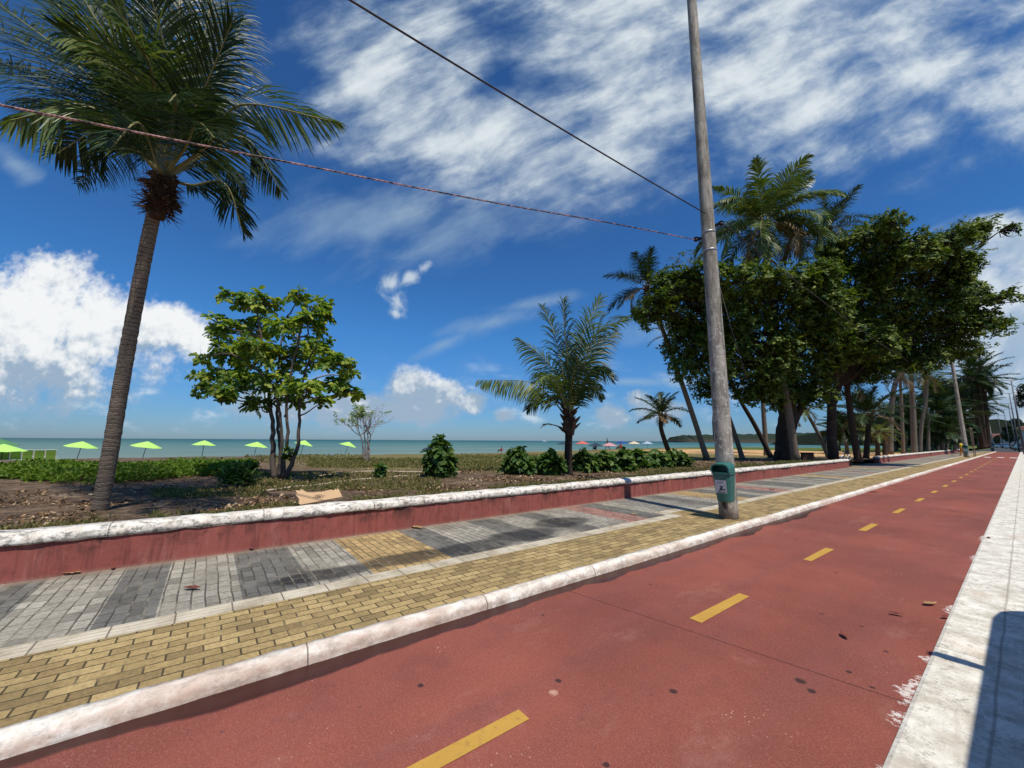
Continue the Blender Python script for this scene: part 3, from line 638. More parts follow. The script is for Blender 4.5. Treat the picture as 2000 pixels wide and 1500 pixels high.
# the guide strip steps aside round the concrete pole
pv.k = 0; pv.raw([(-4.78, 7.95, .084), (-4.45, 7.95, .084), (-4.45, 8.70, .084), (-4.78, 8.70, .084)], [(0, 1, 2, 3)])
pv.k = 1
for (x0, x1, y0, y1) in ((-5.03, -4.78, 7.70, 8.95), (-4.78, -4.715, 7.70, 7.95), (-4.78, -4.715, 8.70, 8.95)):
    pv.raw([(x0, y0, .084), (x1, y0, .084), (x1, y1, .084), (x0, y1, .084)], [(0, 1, 2, 3)])
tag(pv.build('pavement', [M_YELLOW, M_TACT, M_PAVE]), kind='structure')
# painted lines on the path
mk = MB()
for k in range(24):
    y = .62+3.0*k; r = random.Random(k)
    q = lambda: r.uniform(-.006, .006)
    mk.raw([(-2.035+q(), y+q(), .004), (-1.93+q(), y+q(), .004), (-1.925+q(), y+1.0+q(), .004), (-2.03+q(), y+1.0+q(), .004)], [(0, 1, 2, 3)])
tag(mk.build('yellow_road_marking', M_MARK), kind='structure')
mw = MB()
for x0 in (-3.0, -2.05, -1.15):
    mw.raw([(x0, 70, .004), (x0+.5, 70, .004), (x0+.5, 72.4, .004), (x0, 72.4, .004)], [(0, 1, 2, 3)])
tag(mw.build('white_road_marking', M_WMARK), kind='structure')

def low_wall(y0, y1, label, seed):
    t = empty('low_wall', (0, 0, 0), label, 'wall')
    yl = stepped([(y0, min(16, y1), .16), (16, y1, .5)]) if y0 < 16 else stepped([(y0, y1, .7)])
    V_, F_ = rail([(-6.70, .0), (-6.685, .05), (-6.685, .455), (-6.98, .455), (-6.98, 0.0)], yl, .003, .0, seed, .02)
    mesh('wall_face', V_, F_, M_WALL, t)
    V_, F_ = rail([(-6.99, .457), (-6.665, .457), (-6.652, .49), (-6.66, .535), (-6.69, .572), (-6.74, .590), (-6.90, .594), (-6.965, .575), (-6.99, .54)], yl, .006, .005, seed+1, .02)
    mesh('coping', V_, F_, M_COPING, t, smooth=True)
    return t
low_wall(-8, 31.3, 'low red wall with a mouldy white coping, running past the near concrete pole', 11)
low_wall(39.3, 112, 'far length of the low red and white wall beyond the shaded gap', 21)

# far hills
def ridge(name, path, h, depth, m, n=90, seed=0, rough=.35):
    P = spline([(x, y, 0) for x, y, _ in path], n); H = np.interp(np.linspace(0, 1, n), np.linspace(0, 1, len(path)), [q[2] for q in path])
    T = nrm(np.gradient(P, axis=0)); N = np.stack([-T[:, 1], T[:, 0], T[:, 2]*0], 1)
    V = []; F = []; k = 7
    for i in range(n):
        for j in range(k):
            u = j/(k-1); z = math.sin(math.pi*min(1, .08+u*.84))**.6*H[i]*(1+rough*fbm(i*.33+seed, j*.7, 1.0, 3)) if 0 < j < k-1 else -2
            V.append(P[i]+N[i]*depth*(u-.5)+np.array([0, 0, z]))
    for i in range(n-1):
        for j in range(k-1): F.append((i*k+j, i*k+j+1, (i+1)*k+j+1, (i+1)*k+j))
    return tag(mesh(name, V, F, m, smooth=True), kind='structure')
hp = [(1318, 1500, 2), (1326, 1500, 20), (1345, 1500, 26), (1420, 1480, 29), (1500, 1450, 31), (1560, 1400, 34), (1620, 1350, 33), (1700, 1200, 36), (1800, 1000, 36)]
ridge('headland', [(*W(px, 862, zc)[:2], h) for px, zc, h in hp], 0, 220, M_HEADLAND, 160, 1, .18)
hq = [(1590, 420, 3), (1640, 400, 14), (1740, 380, 22), (1850, 380, 22), (1930, 400, 20), (1990, 420, 22), (2080, 420, 24), (2250, 420, 24)]
ridge('hills', [(*W(px, 862, zc)[:2], h) for px, zc, h in hq], 0, 160, M_HILL, 140, 5, .3)
# ------------------------------------------------------------------ plants
UP = np.array([0, 0, 1.0])
def leaf_geo(P, Dv, Nn, L, Wd, fold=.25, six=True, droop=0.0):
    """one leaf per row: base P, direction Dv, face normal Nn"""
    Dv = nrm(Dv); S = nrm(np.cross(Dv, Nn)); N = np.cross(S, Dv); n = len(P)
    L = np.broadcast_to(L, n)[:, None]; Wd = np.broadcast_to(Wd, n)[:, None]
    if six:
        a = P; t = P+Dv*L-N*0-UP*droop*L
        l1 = P+Dv*L*.38+S*Wd*.36+N*Wd*fold*.6; l2 = P+Dv*L*.74+S*Wd*.5+N*Wd*fold-UP*droop*L*.5
        r1 = P+Dv*L*.38-S*Wd*.36+N*Wd*fold*.6; r2 = P+Dv*L*.74-S*Wd*.5+N*Wd*fold-UP*droop*L*.5
        V = np.stack([a, l1, l2, t, r2, r1], 1).reshape(-1, 3); b = np.arange(n)[:, None]*6
        F = np.concatenate([b+[0, 3, 2, 1], b+[0, 5, 4, 3]], 1).reshape(-1, 4)
    else:
        V = np.stack([P, P+Dv*L*.6+S*Wd*.5, P+Dv*L, P+Dv*L*.6-S*Wd*.5], 1).reshape(-1, 3)
        F = np.arange(n)[:, None]*4+[0, 3, 2, 1]
    return V, F
def rosettes(P, O, k, L, Wd, r, six=True, upb=.7, tilt=(-.25, .55), fold=.25, droop=.1):
    n = len(P); ax = nrm(O*.6+UP*upb+r.normal(0, .35, (n, 3)))
    u = nrm(np.cross(ax, r.normal(size=(n, 3)))); v = np.cross(ax, u)
    Pp = np.repeat(P, k, 0); a = np.tile(np.arange(k)*2.399, n)+np.repeat(r.uniform(0, 6.28, n), k)+r.normal(0, .25, n*k)
    tl = r.uniform(*tilt, n*k); A = np.repeat(ax, k, 0)
    rad = np.repeat(u, k, 0)*np.cos(a)[:, None]+np.repeat(v, k, 0)*np.sin(a)[:, None]
    Dv = nrm(rad*np.cos(tl)[:, None]+A*np.sin(tl)[:, None])
    Ls = L*r.uniform(.5, 1.25, n*k); return leaf_geo(Pp+A*r.uniform(-.3, .2, n*k)[:, None]*L, Dv, A, Ls, Ls*Wd/L, fold, six, droop)
def shell_points(blobs, n, r, inner=.62, up=.25, cull=.78, dens=None):
    """points in the outer layer of overlapping ellipsoids: blobs (m,6) centre, radii"""
    B = np.array(blobs, float); wgt = (B[:, 3]*B[:, 4]+B[:, 3]*B[:, 5]+B[:, 4]*B[:, 5]); wgt /= wgt.sum()
    idx = r.choice(len(B), n*2, p=wgt); d = nrm(r.normal(size=(n*2, 3))+[0, 0, up]); rad = r.uniform(inner, 1.06, n*2)[:, None]
    P = B[idx, :3]+d*B[idx, 3:]*rad; keep = np.ones(len(P), bool)
    for j in range(len(B)):
        q = (((P-B[j, :3])/B[j, 3:])**2).sum(1); keep &= ~((q < cull**2) & (idx != j))
    P, d, idx = P[keep][:n], d[keep][:n], idx[keep][:n]
    return P, nrm(d/B[idx, 3:]), idx
def pxblobs(lst, z0, spread, r, lean=0.0):
    """(px,py,rx,ry[,dz]) seen outlines -> ellipsoids with a depth of their own"""
    out = []
    for b in lst:
        zc = z0+r.uniform(-spread, spread)+lean*(b[1]-600)/180; c = W(b[0], b[1], zc); k = zc/FOC
        u = (b[0]-1000)/FOC; st = math.sqrt(1+u*u)
        rx, ry = b[2]*k/st, b[3]*k; out.append((*c, rx, rx, ry))
    return out
def limb(mb, pts, r0, r1, n=7, wob=.0, seed=0, k=None):
    P = spline(pts, k or max(6, 4*len(pts))); r = random.Random(int(seed))
    if wob: P[1:-1] += np.array([[r.gauss(0, wob) for _ in range(3)] for _ in range(len(P)-2)])
    t = np.linspace(0, 1, len(P)); mb.tube(P, r0+(r1-r0)*t**.8, n)
    return P
def twigs(mb, P0, d0, L, r0, depth, r, spread=.55, gnarl=.18, up=.05, tips=None):
    n = 4; pts = [np.array(P0, float)]; d = nrm(d0)
    for i in range(n):
        d = nrm(d+r.normal(0, gnarl, 3)+UP*up); pts.append(pts[-1]+d*L/n)
    mb.tube(pts, np.linspace(r0, r0*.55, n+1), 4 if depth < 2 else 5)
    if depth == 0:
        if tips is not None: tips.append((pts[-1], d))
        return
    for k in range(r.integers(2, 4)):
        s = nrm(np.cross(d, r.normal(size=3))); i = r.integers(2, n+1)
        twigs(mb, pts[i], nrm(d*math.cos(spread)+s*math.sin(spread)*r.uniform(.7, 1.3)), L*r.uniform(.58, .82), r0*.55, depth-1, r, spread, gnarl, up, tips)

# ---- palms
def frond_geo(P, up, r, npair, L, wid, droop=.55, vee=.25, seg=3, wind=(0, 0, 0), base=.16, ragged=.12, stalk=.02):
    """leaflets along the stalk P (k,3). returns leaflet V,F(quads) and the stalk's points and radii"""
    P = np.array(P); k = len(P); s = np.concatenate([[0], np.cumsum(np.linalg.norm(np.diff(P, axis=0), axis=1))]); tot = s[-1]; s /= tot
    T = nrm(np.gradient(P, axis=0)); tt = np.linspace(base, .995, npair)+r.normal(0, .004, npair); tt = np.clip(tt, 0, 1)
    at = np.stack([np.interp(tt, s, P[:, i]) for i in range(3)], 1); td = nrm(np.stack([np.interp(tt, s, T[:, i]) for i in range(3)], 1))
    S = nrm(np.cross(td, np.broadcast_to(up, td.shape))); N = np.cross(S, td)
    prof = np.interp(tt, [0, .16, .3, .55, .8, 1], [.45, .55, .9, 1.0, .72, .30]); Vs = []; Fs = []; off = 0
    for sd in (-1, 1):
        ang = np.interp(tt, [0, .5, 1], [1.15, .95, .45])+r.normal(0, .07, npair)
        keep = r.random(npair) > ragged*.35
        d = S*sd*np.sin(ang)[:, None]+td*np.cos(ang)[:, None]+N*(vee+r.normal(0, .10, npair))[:, None]; d = nrm(d)
        Ln = L*prof*r.uniform(.86, 1.08, npair); Ln = np.where(r.random(npair) < ragged, Ln*r.uniform(.4, .9, npair), Ln)
        q = at.copy(); rows = []; dd = d.copy(); g = droop*r.uniform(.6, 1.5, npair)[:, None]
        for j in range(seg+1):
            u = j/seg; wj = wid*(.55, 1.0, .75, .10)[j] if seg == 3 else wid*(1-u*.92)*(1 if j else .7)
            fn = nrm(np.cross(dd, td)); sv = nrm(np.cross(dd, fn))
            rows += [q+sv*wj/2, q-sv*wj/2]
            q = q+dd*(Ln/seg)[:, None]; dd = nrm(dd+(np.array([0, 0, -1.0])+np.array(wind))*g*(1.0/seg)*(1.3 if j else .7))
        V = np.stack(rows, 1)[keep]; n = len(V); m = 2*(seg+1)
        b = (np.arange(n)*m)[:, None, None]+off; qd = np.array([[2*j, 2*j+1, 2*j+3, 2*j+2] for j in range(seg)])[None]
        Vs.append(V.reshape(-1, 3)); Fs.append((b+qd).reshape(-1, 4)); off += n*m
    return np.concatenate(Vs), np.concatenate(Fs), np.interp(np.linspace(0, 1, k), [0, .15, 1], [stalk*1.8, stalk, stalk*.22])
def add_frond(parent, P, up, r, npair, L, wid, m, **kw):
    V, F, rad = frond_geo(P, up, r, npair, L, wid, **kw)
    mb = MB(); mb.tube(P, rad, 5); mb2v = np.concatenate([V, np.array(mb.v)]); o = len(V)
    quads = [f for f in mb.f if len(f) == 4]
    Fq = np.concatenate([F, np.array(quads)+o])
    ob = fastmesh('frond', mb2v, Fq, m, parent)
    ob.data.materials.append(M_RACHIS); mi = np.zeros(len(ob.data.polygons), np.int32); mi[len(F):] = 1
    ob.data.polygons.foreach_set('material_index', mi); return ob
def arch(C, az, el, L, bend, k=12, sway=0.0):
    """a frond's stalk: leaves C at azimuth az and elevation el, then bends down"""
    P = [np.array(C, float)]; ds = L/(k-1)
    for i in range(k-1):
        t = i/(k-1); e = el-bend*(t**1.4); a = az+sway*t
        P.append(P[-1]+ds*np.array([math.cos(e)*math.cos(a), math.cos(e)*math.sin(a), math.sin(e)]))
    return np.array(P)
def palm(label, trunk_pts, C, L, nf, r0, r1, group=None, seed=0, mtrunk=None, mfrond=None, npair=34, leafL=None, elr=(-.35, 1.35), wid=.05, seg=2,
         bend=(.7, 1.5), merge=False, dry=2, name='palm_tree', lean=(0, 0), droop=.8, husk=True, cat='palm tree'):
    r = np.random.default_rng(seed+100); base = np.array(trunk_pts[0], float)
    t = empty(name, base, label, cat, group); loc = lambda p: np.asarray(p, float)-base
    mb = MB(); P = spline([loc(p) for p in trunk_pts], 26); u = np.linspace(0, 1, 26)
    rad = r1+(r0-r1)*(1-u)**1.1; rad[:2] *= (1.25, 1.1); mb.tube(P, rad, 10); mb.build('trunk', mtrunk or M_PTRUNK, t, True)
    C = loc(C); leafL = leafL or L*.24
    if husk:
        hb = MB(); 
        for k in range(12):
            a = k*2.4+r.uniform(-.3, .3); e = r.uniform(.1, .9); d = np.array([math.cos(a)*math.cos(e), math.sin(a)*math.cos(e), math.sin(e)])
            q = C-UP*r1*r.uniform(.2, 2.2); hb.tube([q, q+d*r1*2.0, q+d*r1*3.4+UP*r1*.4], [r1*.55, r1*.4, r1*.12], 5)
        hb.tube([C-UP*r1*3, C-UP*r1*1.2, C+UP*r1*1.5], [r1*.95, r1*1.5, r1*.7], 8); hb.build('crown_base', M_FIBRE, t)
    allV, allF, off, sticks = [], [], 0, MB()
    for k in range(nf):
        f = (k+.5)/nf; el = elr[1]+(elr[0]-elr[1])*f**.9+r.normal(0, .10); az = k*2.39996+r.normal(0, .22)
        Lk = L*(.80+.28*math.sin(math.pi*min(1, f*1.1)))*r.uniform(.88, 1.08); b = r.uniform(*bend)*(.55+.6*f)
        Q = arch(C+UP*r1*.3, az, el+lean[1], Lk, b, 11, r.normal(0, .12)+lean[0])
        up = nrm(np.array([0, 0, 1.0])-0.25*nrm(Q[-1]-Q[0])+r.normal(0, .18, 3))
        m = M_FROND_DRY if k >= nf-dry else (mfrond or M_FROND)
        if merge:
            V, F, rad = frond_geo(Q, up, r, npair, leafL, wid, droop=droop, seg=seg)
            allV.append(V); allF.append(F+off); off += len(V); sticks.tube(Q, rad, 4)
        else: add_frond(t, Q, up, r, npair, leafL, wid, m, droop=droop, seg=seg, stalk=.018*L/3.5+.004)
    if merge:
        n0 = off; V = np.concatenate(allV+[np.array(sticks.v)]); q = np.array([f for f in sticks.f if len(f) == 4])+n0
        ob = fastmesh('crown', V, np.concatenate(allF+[q]), mfrond or M_FROND, t)
    return t

# ==== the big leaning palm at the left
def near_palm():
    base = np.array([-8.62, -1.22, .46]); r = np.random.default_rng(5)
    t = empty('palm_tree', base, 'big coconut palm with a ringed grey trunk, beside the low wall at the left edge', 'palm tree')
    z0 = 5.95; C = W(318, 352, z0)
    pts = [W(192, 1002, z0), W(197, 985, z0), W(215, 885, z0), W(239, 740, z0), W(264, 600, z0), W(287, 480, z0), W(302, 412, z0), W(312, 372, z0)]; pts[0][2] = .38
    mb = MB(); P = spline([p-base for p in pts], 150); u = np.linspace(0, 1, 150)
    rad = np.interp(u, [0, .04, .12, .5, .85, 1], [.128, .112, .102, .092, .086, .098])
    rad = rad*(1+.018*np.sign(np.sin(u*2*math.pi*62))*r.uniform(.2, 1.3, 150))+r.normal(0, .0015, 150)
    mb.tube(P, rad, 20); mb.build('trunk', M_PTRUNK, t, True)
    # brown husk of old leaf bases under the crown
    hb = MB(); c = C-base
    for k in range(46):
        a = k*2.4+r.uniform(-.2, .2); h = r.uniform(-.52, .10); e = r.uniform(.2, 1.2)+h*.8
        d = np.array([math.cos(a)*math.cos(e), math.sin(a)*math.cos(e), math.sin(e)]); q = c+UP*h+d*.05; L = r.uniform(.12, .24)
        hb.tube([q, q+d*L*.6+UP*.02, q+d*L+UP*r.uniform(-.10, .06)], [.042, .036, .012], 5)
    hb.tube([c-UP*.62, c-UP*.3, c, c+UP*.25], [.09, .13, .14, .07], 12)
    for k in range(420):                                       # ragged fibres
        a = r.uniform(0, 6.28); h = r.uniform(-.58, .05); d = np.array([math.cos(a), math.sin(a), r.uniform(-1.2, .5)]); q = c+UP*h+np.array([math.cos(a), math.sin(a), 0])*.12
        hb.tube([q, q+nrm(d)*r.uniform(.08, .24)], [.008, .002], 3)
    hb.build('crown_base', M_FIBRE, t)
    # the fronds one can tell apart: control and tip as seen, with the tip's own distance from the crown
    F = [((352, 215, .0), (385, 130, .25), (428, -70, .5), 1.0), ((335, 180, -.1), (318, 80, -.3), (270, -90, -.7), .9), ((300, 160, -.5), (255, 60, -1.1), (170, -60, -1.6), .95),
         ((262, 215, -.2), (165, 80, -.3), (85, -30, -.3), 1.0), ((240, 225, .2), (120, 130, .4), (-60, 20, .5), 1.0), ((238, 265, .5), (150, 190, 1.1), (-70, 120, 1.6), .9),
         ((255, 280, -.4), (165, 205, -.8), (22, 235, -1.1), .85), ((405, 285, -.2), (470, 205, -.4), (648, 236, -.6), .80), ((405, 300, .4), (480, 270, .8), (548, 372, 1.2), .7),
         ((372, 362, .1), (440, 360, .2), (474, 452, .4), .55), ((375, 230, .6), (430, 130, 1.2), (480, 30, 2.0), .95), ((345, 190, .8), (360, 60, 1.6), (395, -60, 2.3), 1.0),
         ((300, 190, .8), (230, 60, 1.6), (150, -40, 2.3), 1.0), ((270, 250, .9), (190, 150, 1.8), (70, 70, 2.8), .95), ((285, 300, .4), (235, 285, .9), (150, 360, 1.4), .7),
         ((335, 260, -.5), (345, 190, -1.1), (330, 200, -1.9), .75), ((360, 290, -.4), (385, 240, -.8), (420, 270, -1.3), .7), ((325, 200, .2), (300, 60, .5), (330, -110, 1.0), 1.0),
         ((390, 320, .6), (440, 320, 1.1), (480, 385, 1.7), .6), ((275, 280, -.2), (205, 250, -.4), (110, 300, -.5), .75), ((365, 250, -.2), (410, 150, -.5), (455, 40, -.8), .9),
         ((300, 300, -.6), (270, 240, -1.2), (215, 290, -1.7), .65), ((295, 210, -.3), (225, 110, -.8), (120, 60, -1.3), .9), ((345, 160, .3), (350, 20, .6), (360, -140, .9), 1.0),
         ((225, 205, -.1), (120, 100, -.1), (0, 10, .0), 1.0), ((215, 240, .1), (110, 165, .2), (-30, 110, .4), .95), ((280, 190, -.3), (200, 60, -.6), (130, -60, -.8), 1.0), ((230, 250, .0), (140, 205, .1), (45, 190, .1), .9), ((265, 200, .5), (150, 60, 1.0), (40, -40, 1.4), 1.0)]
    for i, (a, b, cc, sc) in enumerate(F):
        A, B, E = W(a[0], a[1], z0+a[2]), W(b[0], b[1], z0+b[2]), W(cc[0], cc[1], z0+cc[2])
        Q = spline([C+UP*.05, A, B, E], 22)-base
        tc = nrm(EYE-C); up = nrm(UP*.55+tc*(.25, .75, .95)[i % 3]-.25*nrm(Q[-1]-Q[0])+r.normal(0, .18, 3)); m = M_FROND2 if i in (2, 7, 22, 6) else M_FROND
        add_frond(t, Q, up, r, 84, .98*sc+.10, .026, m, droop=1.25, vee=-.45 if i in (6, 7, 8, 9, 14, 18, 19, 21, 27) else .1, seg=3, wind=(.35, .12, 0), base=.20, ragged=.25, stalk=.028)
    return t
near_palm()

# ==== the young palm on the open ground
def young_palm():
    z0 = 13.45; C = W(1112, 822, z0); base = W(1110, 925, z0); base[2] = ground_z(base[0], base[1])-.03; r = np.random.default_rng(8)
    t = empty('palm_tree', base, 'short young coconut palm with a dark thick trunk standing in the leafy shrubs', 'palm tree')
    mb = MB(); P = spline([base-base, W(1110, 880, z0)-base, W(1111, 850, z0)-base, C-base], 30)
    mb.tube(P, np.interp(np.linspace(0, 1, 30), [0, .1, .6, 1], [.165, .135, .125, .15]), 14); mb.build('trunk', M_PTRUNK_DARK, t, True)
    hb = MB(); c = C-base
    for k in range(26):
        a = k*2.4; h = r.uniform(-.45, .25); e = r.uniform(.35, 1.1); d = np.array([math.cos(a)*math.cos(e), math.sin(a)*math.cos(e), math.sin(e)]); q = c+UP*h+d*.05
        hb.tube([q, q+d*.22, q+d*.42+UP*.03], [.075, .055, .012], 6)
    hb.tube([c-UP*.5, c-UP*.1, c+UP*.3], [.15, .24, .12], 12); hb.build('crown_base', M_FIBRE, t)
    F = [((1070, 770, 0), (1030, 745, 0), (934, 742, .2), .75), ((1092, 745, .1), (1062, 700, .2), (1014, 662, .3), .8), ((1098, 720, .3), (1082, 650, .7), (1060, 598, 1.0), .8),
         ((1108, 700, .0), (1102, 640, .0), (1100, 585, .2), .85), ((1124, 720, .3), (1140, 650, .6), (1174, 580, .9), .8), ((1136, 730, -.3), (1165, 650, -.7), (1221, 624, -1.2), .9),
         ((1132, 760, -.2), (1165, 715, -.4), (1196, 740, -.7), .72), ((1130, 740, .5), (1160, 680, 1.2), (1205, 650, 1.8), .85),
         ((1095, 765, -.4), (1072, 735, -1.0), (1048, 745, -1.5), .7), ((1116, 755, -.6), (1125, 715, -1.4), (1140, 715, -2.1), .8),
         ((1128, 775, .3), (1155, 745, .6), (1178, 780, 1.0), .6), ((1090, 770, .6), (1065, 745, 1.2), (1040, 770, 1.7), .6), ((1090, 785, .2), (1060, 775, .4), (1030, 800, .6), .6)]
    for i, (a, b, cc, sc) in enumerate(F):
        Q = spline([C, W(a[0], a[1], z0+a[2]), W(b[0], b[1], z0+b[2]), W(cc[0], cc[1], z0+cc[2])], 18)-base
        up = nrm(UP*.6+nrm(EYE-C)*(.1, .7, .4)[i % 3]-.3*nrm(Q[-1]-Q[0])+r.normal(0, .2, 3))
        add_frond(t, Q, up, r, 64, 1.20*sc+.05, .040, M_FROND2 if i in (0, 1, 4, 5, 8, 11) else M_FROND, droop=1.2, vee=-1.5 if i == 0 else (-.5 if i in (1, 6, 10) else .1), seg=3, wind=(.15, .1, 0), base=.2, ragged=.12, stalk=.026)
    Q = spline([W(1104, 838, z0), W(1085, 831, z0), W(1068, 828, z0), W(1058, 834, z0)], 10)-base
    add_frond(t, Q, UP, r, 14, .30, .03, M_FROND_DRY, droop=1.6, seg=3, base=.5, ragged=.4, stalk=.026).name = 'dead_frond'
    return t
young_palm()

def px_palm(label, bx, crown, zc, L, nf, r0, r1, mid=(), zb=None, **kw):
    b = W(bx, 885, zb or zc); b[2] = ground_z(b[0], b[1])-.05; C = W(crown[0], crown[1], zc)
    pts = [b]+[W(x, y, zc+(0 if zb is None else (zb-zc)*.5)) for x, y in mid]+[C]
    return palm(label, pts, C, L, nf, r0, r1, **kw)
GT = 'tall palms rising through the big shade tree'
px_palm('small wind-torn palm with few ragged fronds on the sand left of the concrete pole', 1308, (1292, 812), 40, 3.0, 15, .26, .20, [(1298, 860), (1291, 835)], seed=3, elr=(-.25, 1.5), npair=40, leafL=1.0, dry=3, wid=.13, droop=1.7, mtrunk=M_PTRUNK_DARK, bend=(.5, 1.5))
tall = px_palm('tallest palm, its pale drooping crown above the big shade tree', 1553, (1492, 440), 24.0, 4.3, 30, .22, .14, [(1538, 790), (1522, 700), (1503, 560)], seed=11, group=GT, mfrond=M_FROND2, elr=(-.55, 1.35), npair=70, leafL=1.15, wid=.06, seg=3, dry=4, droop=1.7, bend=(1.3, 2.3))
for a, b, c_ in [((1520, 425, -.5), (1560, 450, -1.2), (1585, 530, -1.6)), ((1515, 415, -.3), (1570, 425, -.6), (1622, 465, -.8)), ((1510, 410, .2), (1545, 375, .3), (1582, 350, .4)), ((1470, 425, -.5), (1430, 440, -1.0), (1408, 500, -1.2)), ((1475, 410, -.2), (1440, 385, -.4), (1408, 390, -.5)), ((1495, 440, -.7), (1500, 470, -1.4), (1490, 520, -1.6))]:
    z_ = 24.0; Q = spline([W(1492, 438, z_), W(a[0], a[1], z_+a[2]), W(b[0], b[1], z_+b[2]), W(c_[0], c_[1], z_+c_[2])], 14)-np.array(tall.location)
    add_frond(tall, Q, UP, rng, 60, 1.15, .06, M_FROND2, droop=1.5, vee=-.5, seg=3, base=.12, stalk=.03)
px_palm('dark palm crown peeping over the shade tree, right of the tallest palm', 1618, (1620, 447), 38, 3.9, 22, .2, .13, [(1622, 700)], seed=12, group=GT, elr=(-.5, 1.4), npair=50, leafL=1.15, wid=.09, droop=1.5, bend=(1.0, 2.0))
px_palm('slender palm leaning left, its crown clear of the shade tree on the left', 1381, (1263, 562), 24.6, 2.7, 17, .17, .11, [(1346, 790), (1311, 690), (1285, 620)], seed=13, elr=(-.45, 1.4), npair=56, leafL=.85, wid=.055, droop=1.6, bend=(1.0, 2.0))
px_palm('thin palm leaning steeply left into the foliage, just right of the concrete pole', 1450, (1330, 660), 26.5, 2.4, 14, .16, .10, [(1434, 845), (1415, 795), (1375, 720)], seed=14, elr=(-.7, 1.2), npair=34, leafL=.7)
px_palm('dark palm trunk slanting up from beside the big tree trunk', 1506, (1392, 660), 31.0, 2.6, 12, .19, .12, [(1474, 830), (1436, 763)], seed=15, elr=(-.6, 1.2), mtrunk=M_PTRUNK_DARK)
px_palm('pale upright palm trunk between the dark slanting trunk and the big tree trunk', 1497, (1486, 690), 37, 2.6, 12, .22, .16, [(1491, 800)], seed=16, elr=(-.6, 1.2), mtrunk=M_PTRUNK_PALE)
GR = 'palms of the shaded grove beyond the wall gap'
px_palm('pale leaning trunk palm with a small yellowish crown, right of the big trunk', 1618, (1572, 800), 32, 1.9, 13, .16, .11, [(1597, 845)], seed=20, group=GR, mfrond=M_FROND2, elr=(-.7, 1.0), npair=28, leafL=.55, mtrunk=M_PTRUNK_PALE)
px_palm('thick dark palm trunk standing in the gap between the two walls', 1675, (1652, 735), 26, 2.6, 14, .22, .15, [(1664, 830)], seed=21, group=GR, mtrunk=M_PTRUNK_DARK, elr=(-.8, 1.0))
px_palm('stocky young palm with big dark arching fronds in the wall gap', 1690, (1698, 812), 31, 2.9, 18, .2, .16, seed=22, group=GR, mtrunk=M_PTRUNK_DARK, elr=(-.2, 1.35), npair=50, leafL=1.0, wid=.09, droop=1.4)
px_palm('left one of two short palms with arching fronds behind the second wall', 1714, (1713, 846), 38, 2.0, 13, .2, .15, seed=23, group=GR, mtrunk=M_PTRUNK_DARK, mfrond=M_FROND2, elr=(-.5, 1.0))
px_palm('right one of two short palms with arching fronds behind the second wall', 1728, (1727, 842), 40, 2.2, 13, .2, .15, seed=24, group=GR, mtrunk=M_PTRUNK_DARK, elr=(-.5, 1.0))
px_palm('curved pale palm trunk bending right into the shade tree foliage', 1738, (1770, 716), 43, 2.8, 16, .26, .20, [(1741, 800), (1750, 745)], seed=25, group=GR, mtrunk=M_PTRUNK_PALE, elr=(-.8, 1.1))
px_palm('straight thin palm between the curved trunk and the thick ringed trunk', 1764, (1758, 735), 45, 2.8, 14, .18, .13, [(1761, 800)], seed=26, group=GR, elr=(-.7, 1.1))
px_palm('thick pale ringed palm trunk rising behind the second wall', 1786, (1778, 715), 46, 3.0, 18, .30, .22, [(1783, 800)], seed=27, group=GR, mtrunk=M_PTRUNK_PALE, elr=(-.8, 1.1))
px_palm('left palm of a crossing pair with thin bowed trunks', 1797, (1811, 735), 49, 3.0, 17, .20, .14, [(1800, 830), (1809, 780)], seed=28, group=GR, mfrond=M_FROND2, elr=(-.7, 1.2), mtrunk=M_PTRUNK_PALE)
px_palm('right palm of a crossing pair with thin bowed trunks', 1813, (1807, 728), 51, 3.2, 17, .20, .14, [(1812, 820), (1806, 770)], seed=29, group=GR, mfrond=M_FROND2, elr=(-.6, 1.2), mtrunk=M_PTRUNK_PALE)
for i, (bx, cx, cy, zc, L, lab) in enumerate([(1655, 1650, 838, 44, 2.6, 'low bushy palm behind the thick dark trunk in the wall gap'), (1640, 1636, 850, 60, 3.0, 'small bushy palm on the green spit behind the wall gap'), (1752, 1752, 848, 60, 3.4, 'low bushy palm behind the straight thin palm'), (1806, 1806, 850, 62, 3.2, 'low bushy palm at the feet of the crossing pair'), (1832, 1832, 806, 56, 3.6, 'low bushy palm behind the wall, right of the crossing pair'), (1850, 1852, 785, 62, 4.2, 'taller bushy palm at the middle of the dense grove'),
        (1866, 1868, 820, 58, 3.8, 'low bushy palm beside the second concrete pole'), (1842, 1840, 845, 54, 2.8, 'small palm half hidden low behind the second wall'),
        (1874, 1876, 775, 70, 4.6, 'bushy palm showing between the second pole and the dense grove'), (1822, 1822, 770, 66, 4.2, 'bushy palm behind the crossing pair of trunks'),
        (1768, 1770, 830, 52, 3.2, 'low dark palm behind the thick ringed trunk'), (1745, 1742, 815, 56, 3.6, 'dark bushy palm behind the curved pale trunk')]):
    px_palm(lab, bx, (cx, cy), zc, L, 24, .2, .15, seed=40+i, group=GR, elr=(-.5, 1.3), merge=True, npair=34, leafL=1.1, wid=.15, mfrond=M_FROND, droop=1.1)
GA = 'tall dark palms at the far end of the wall'
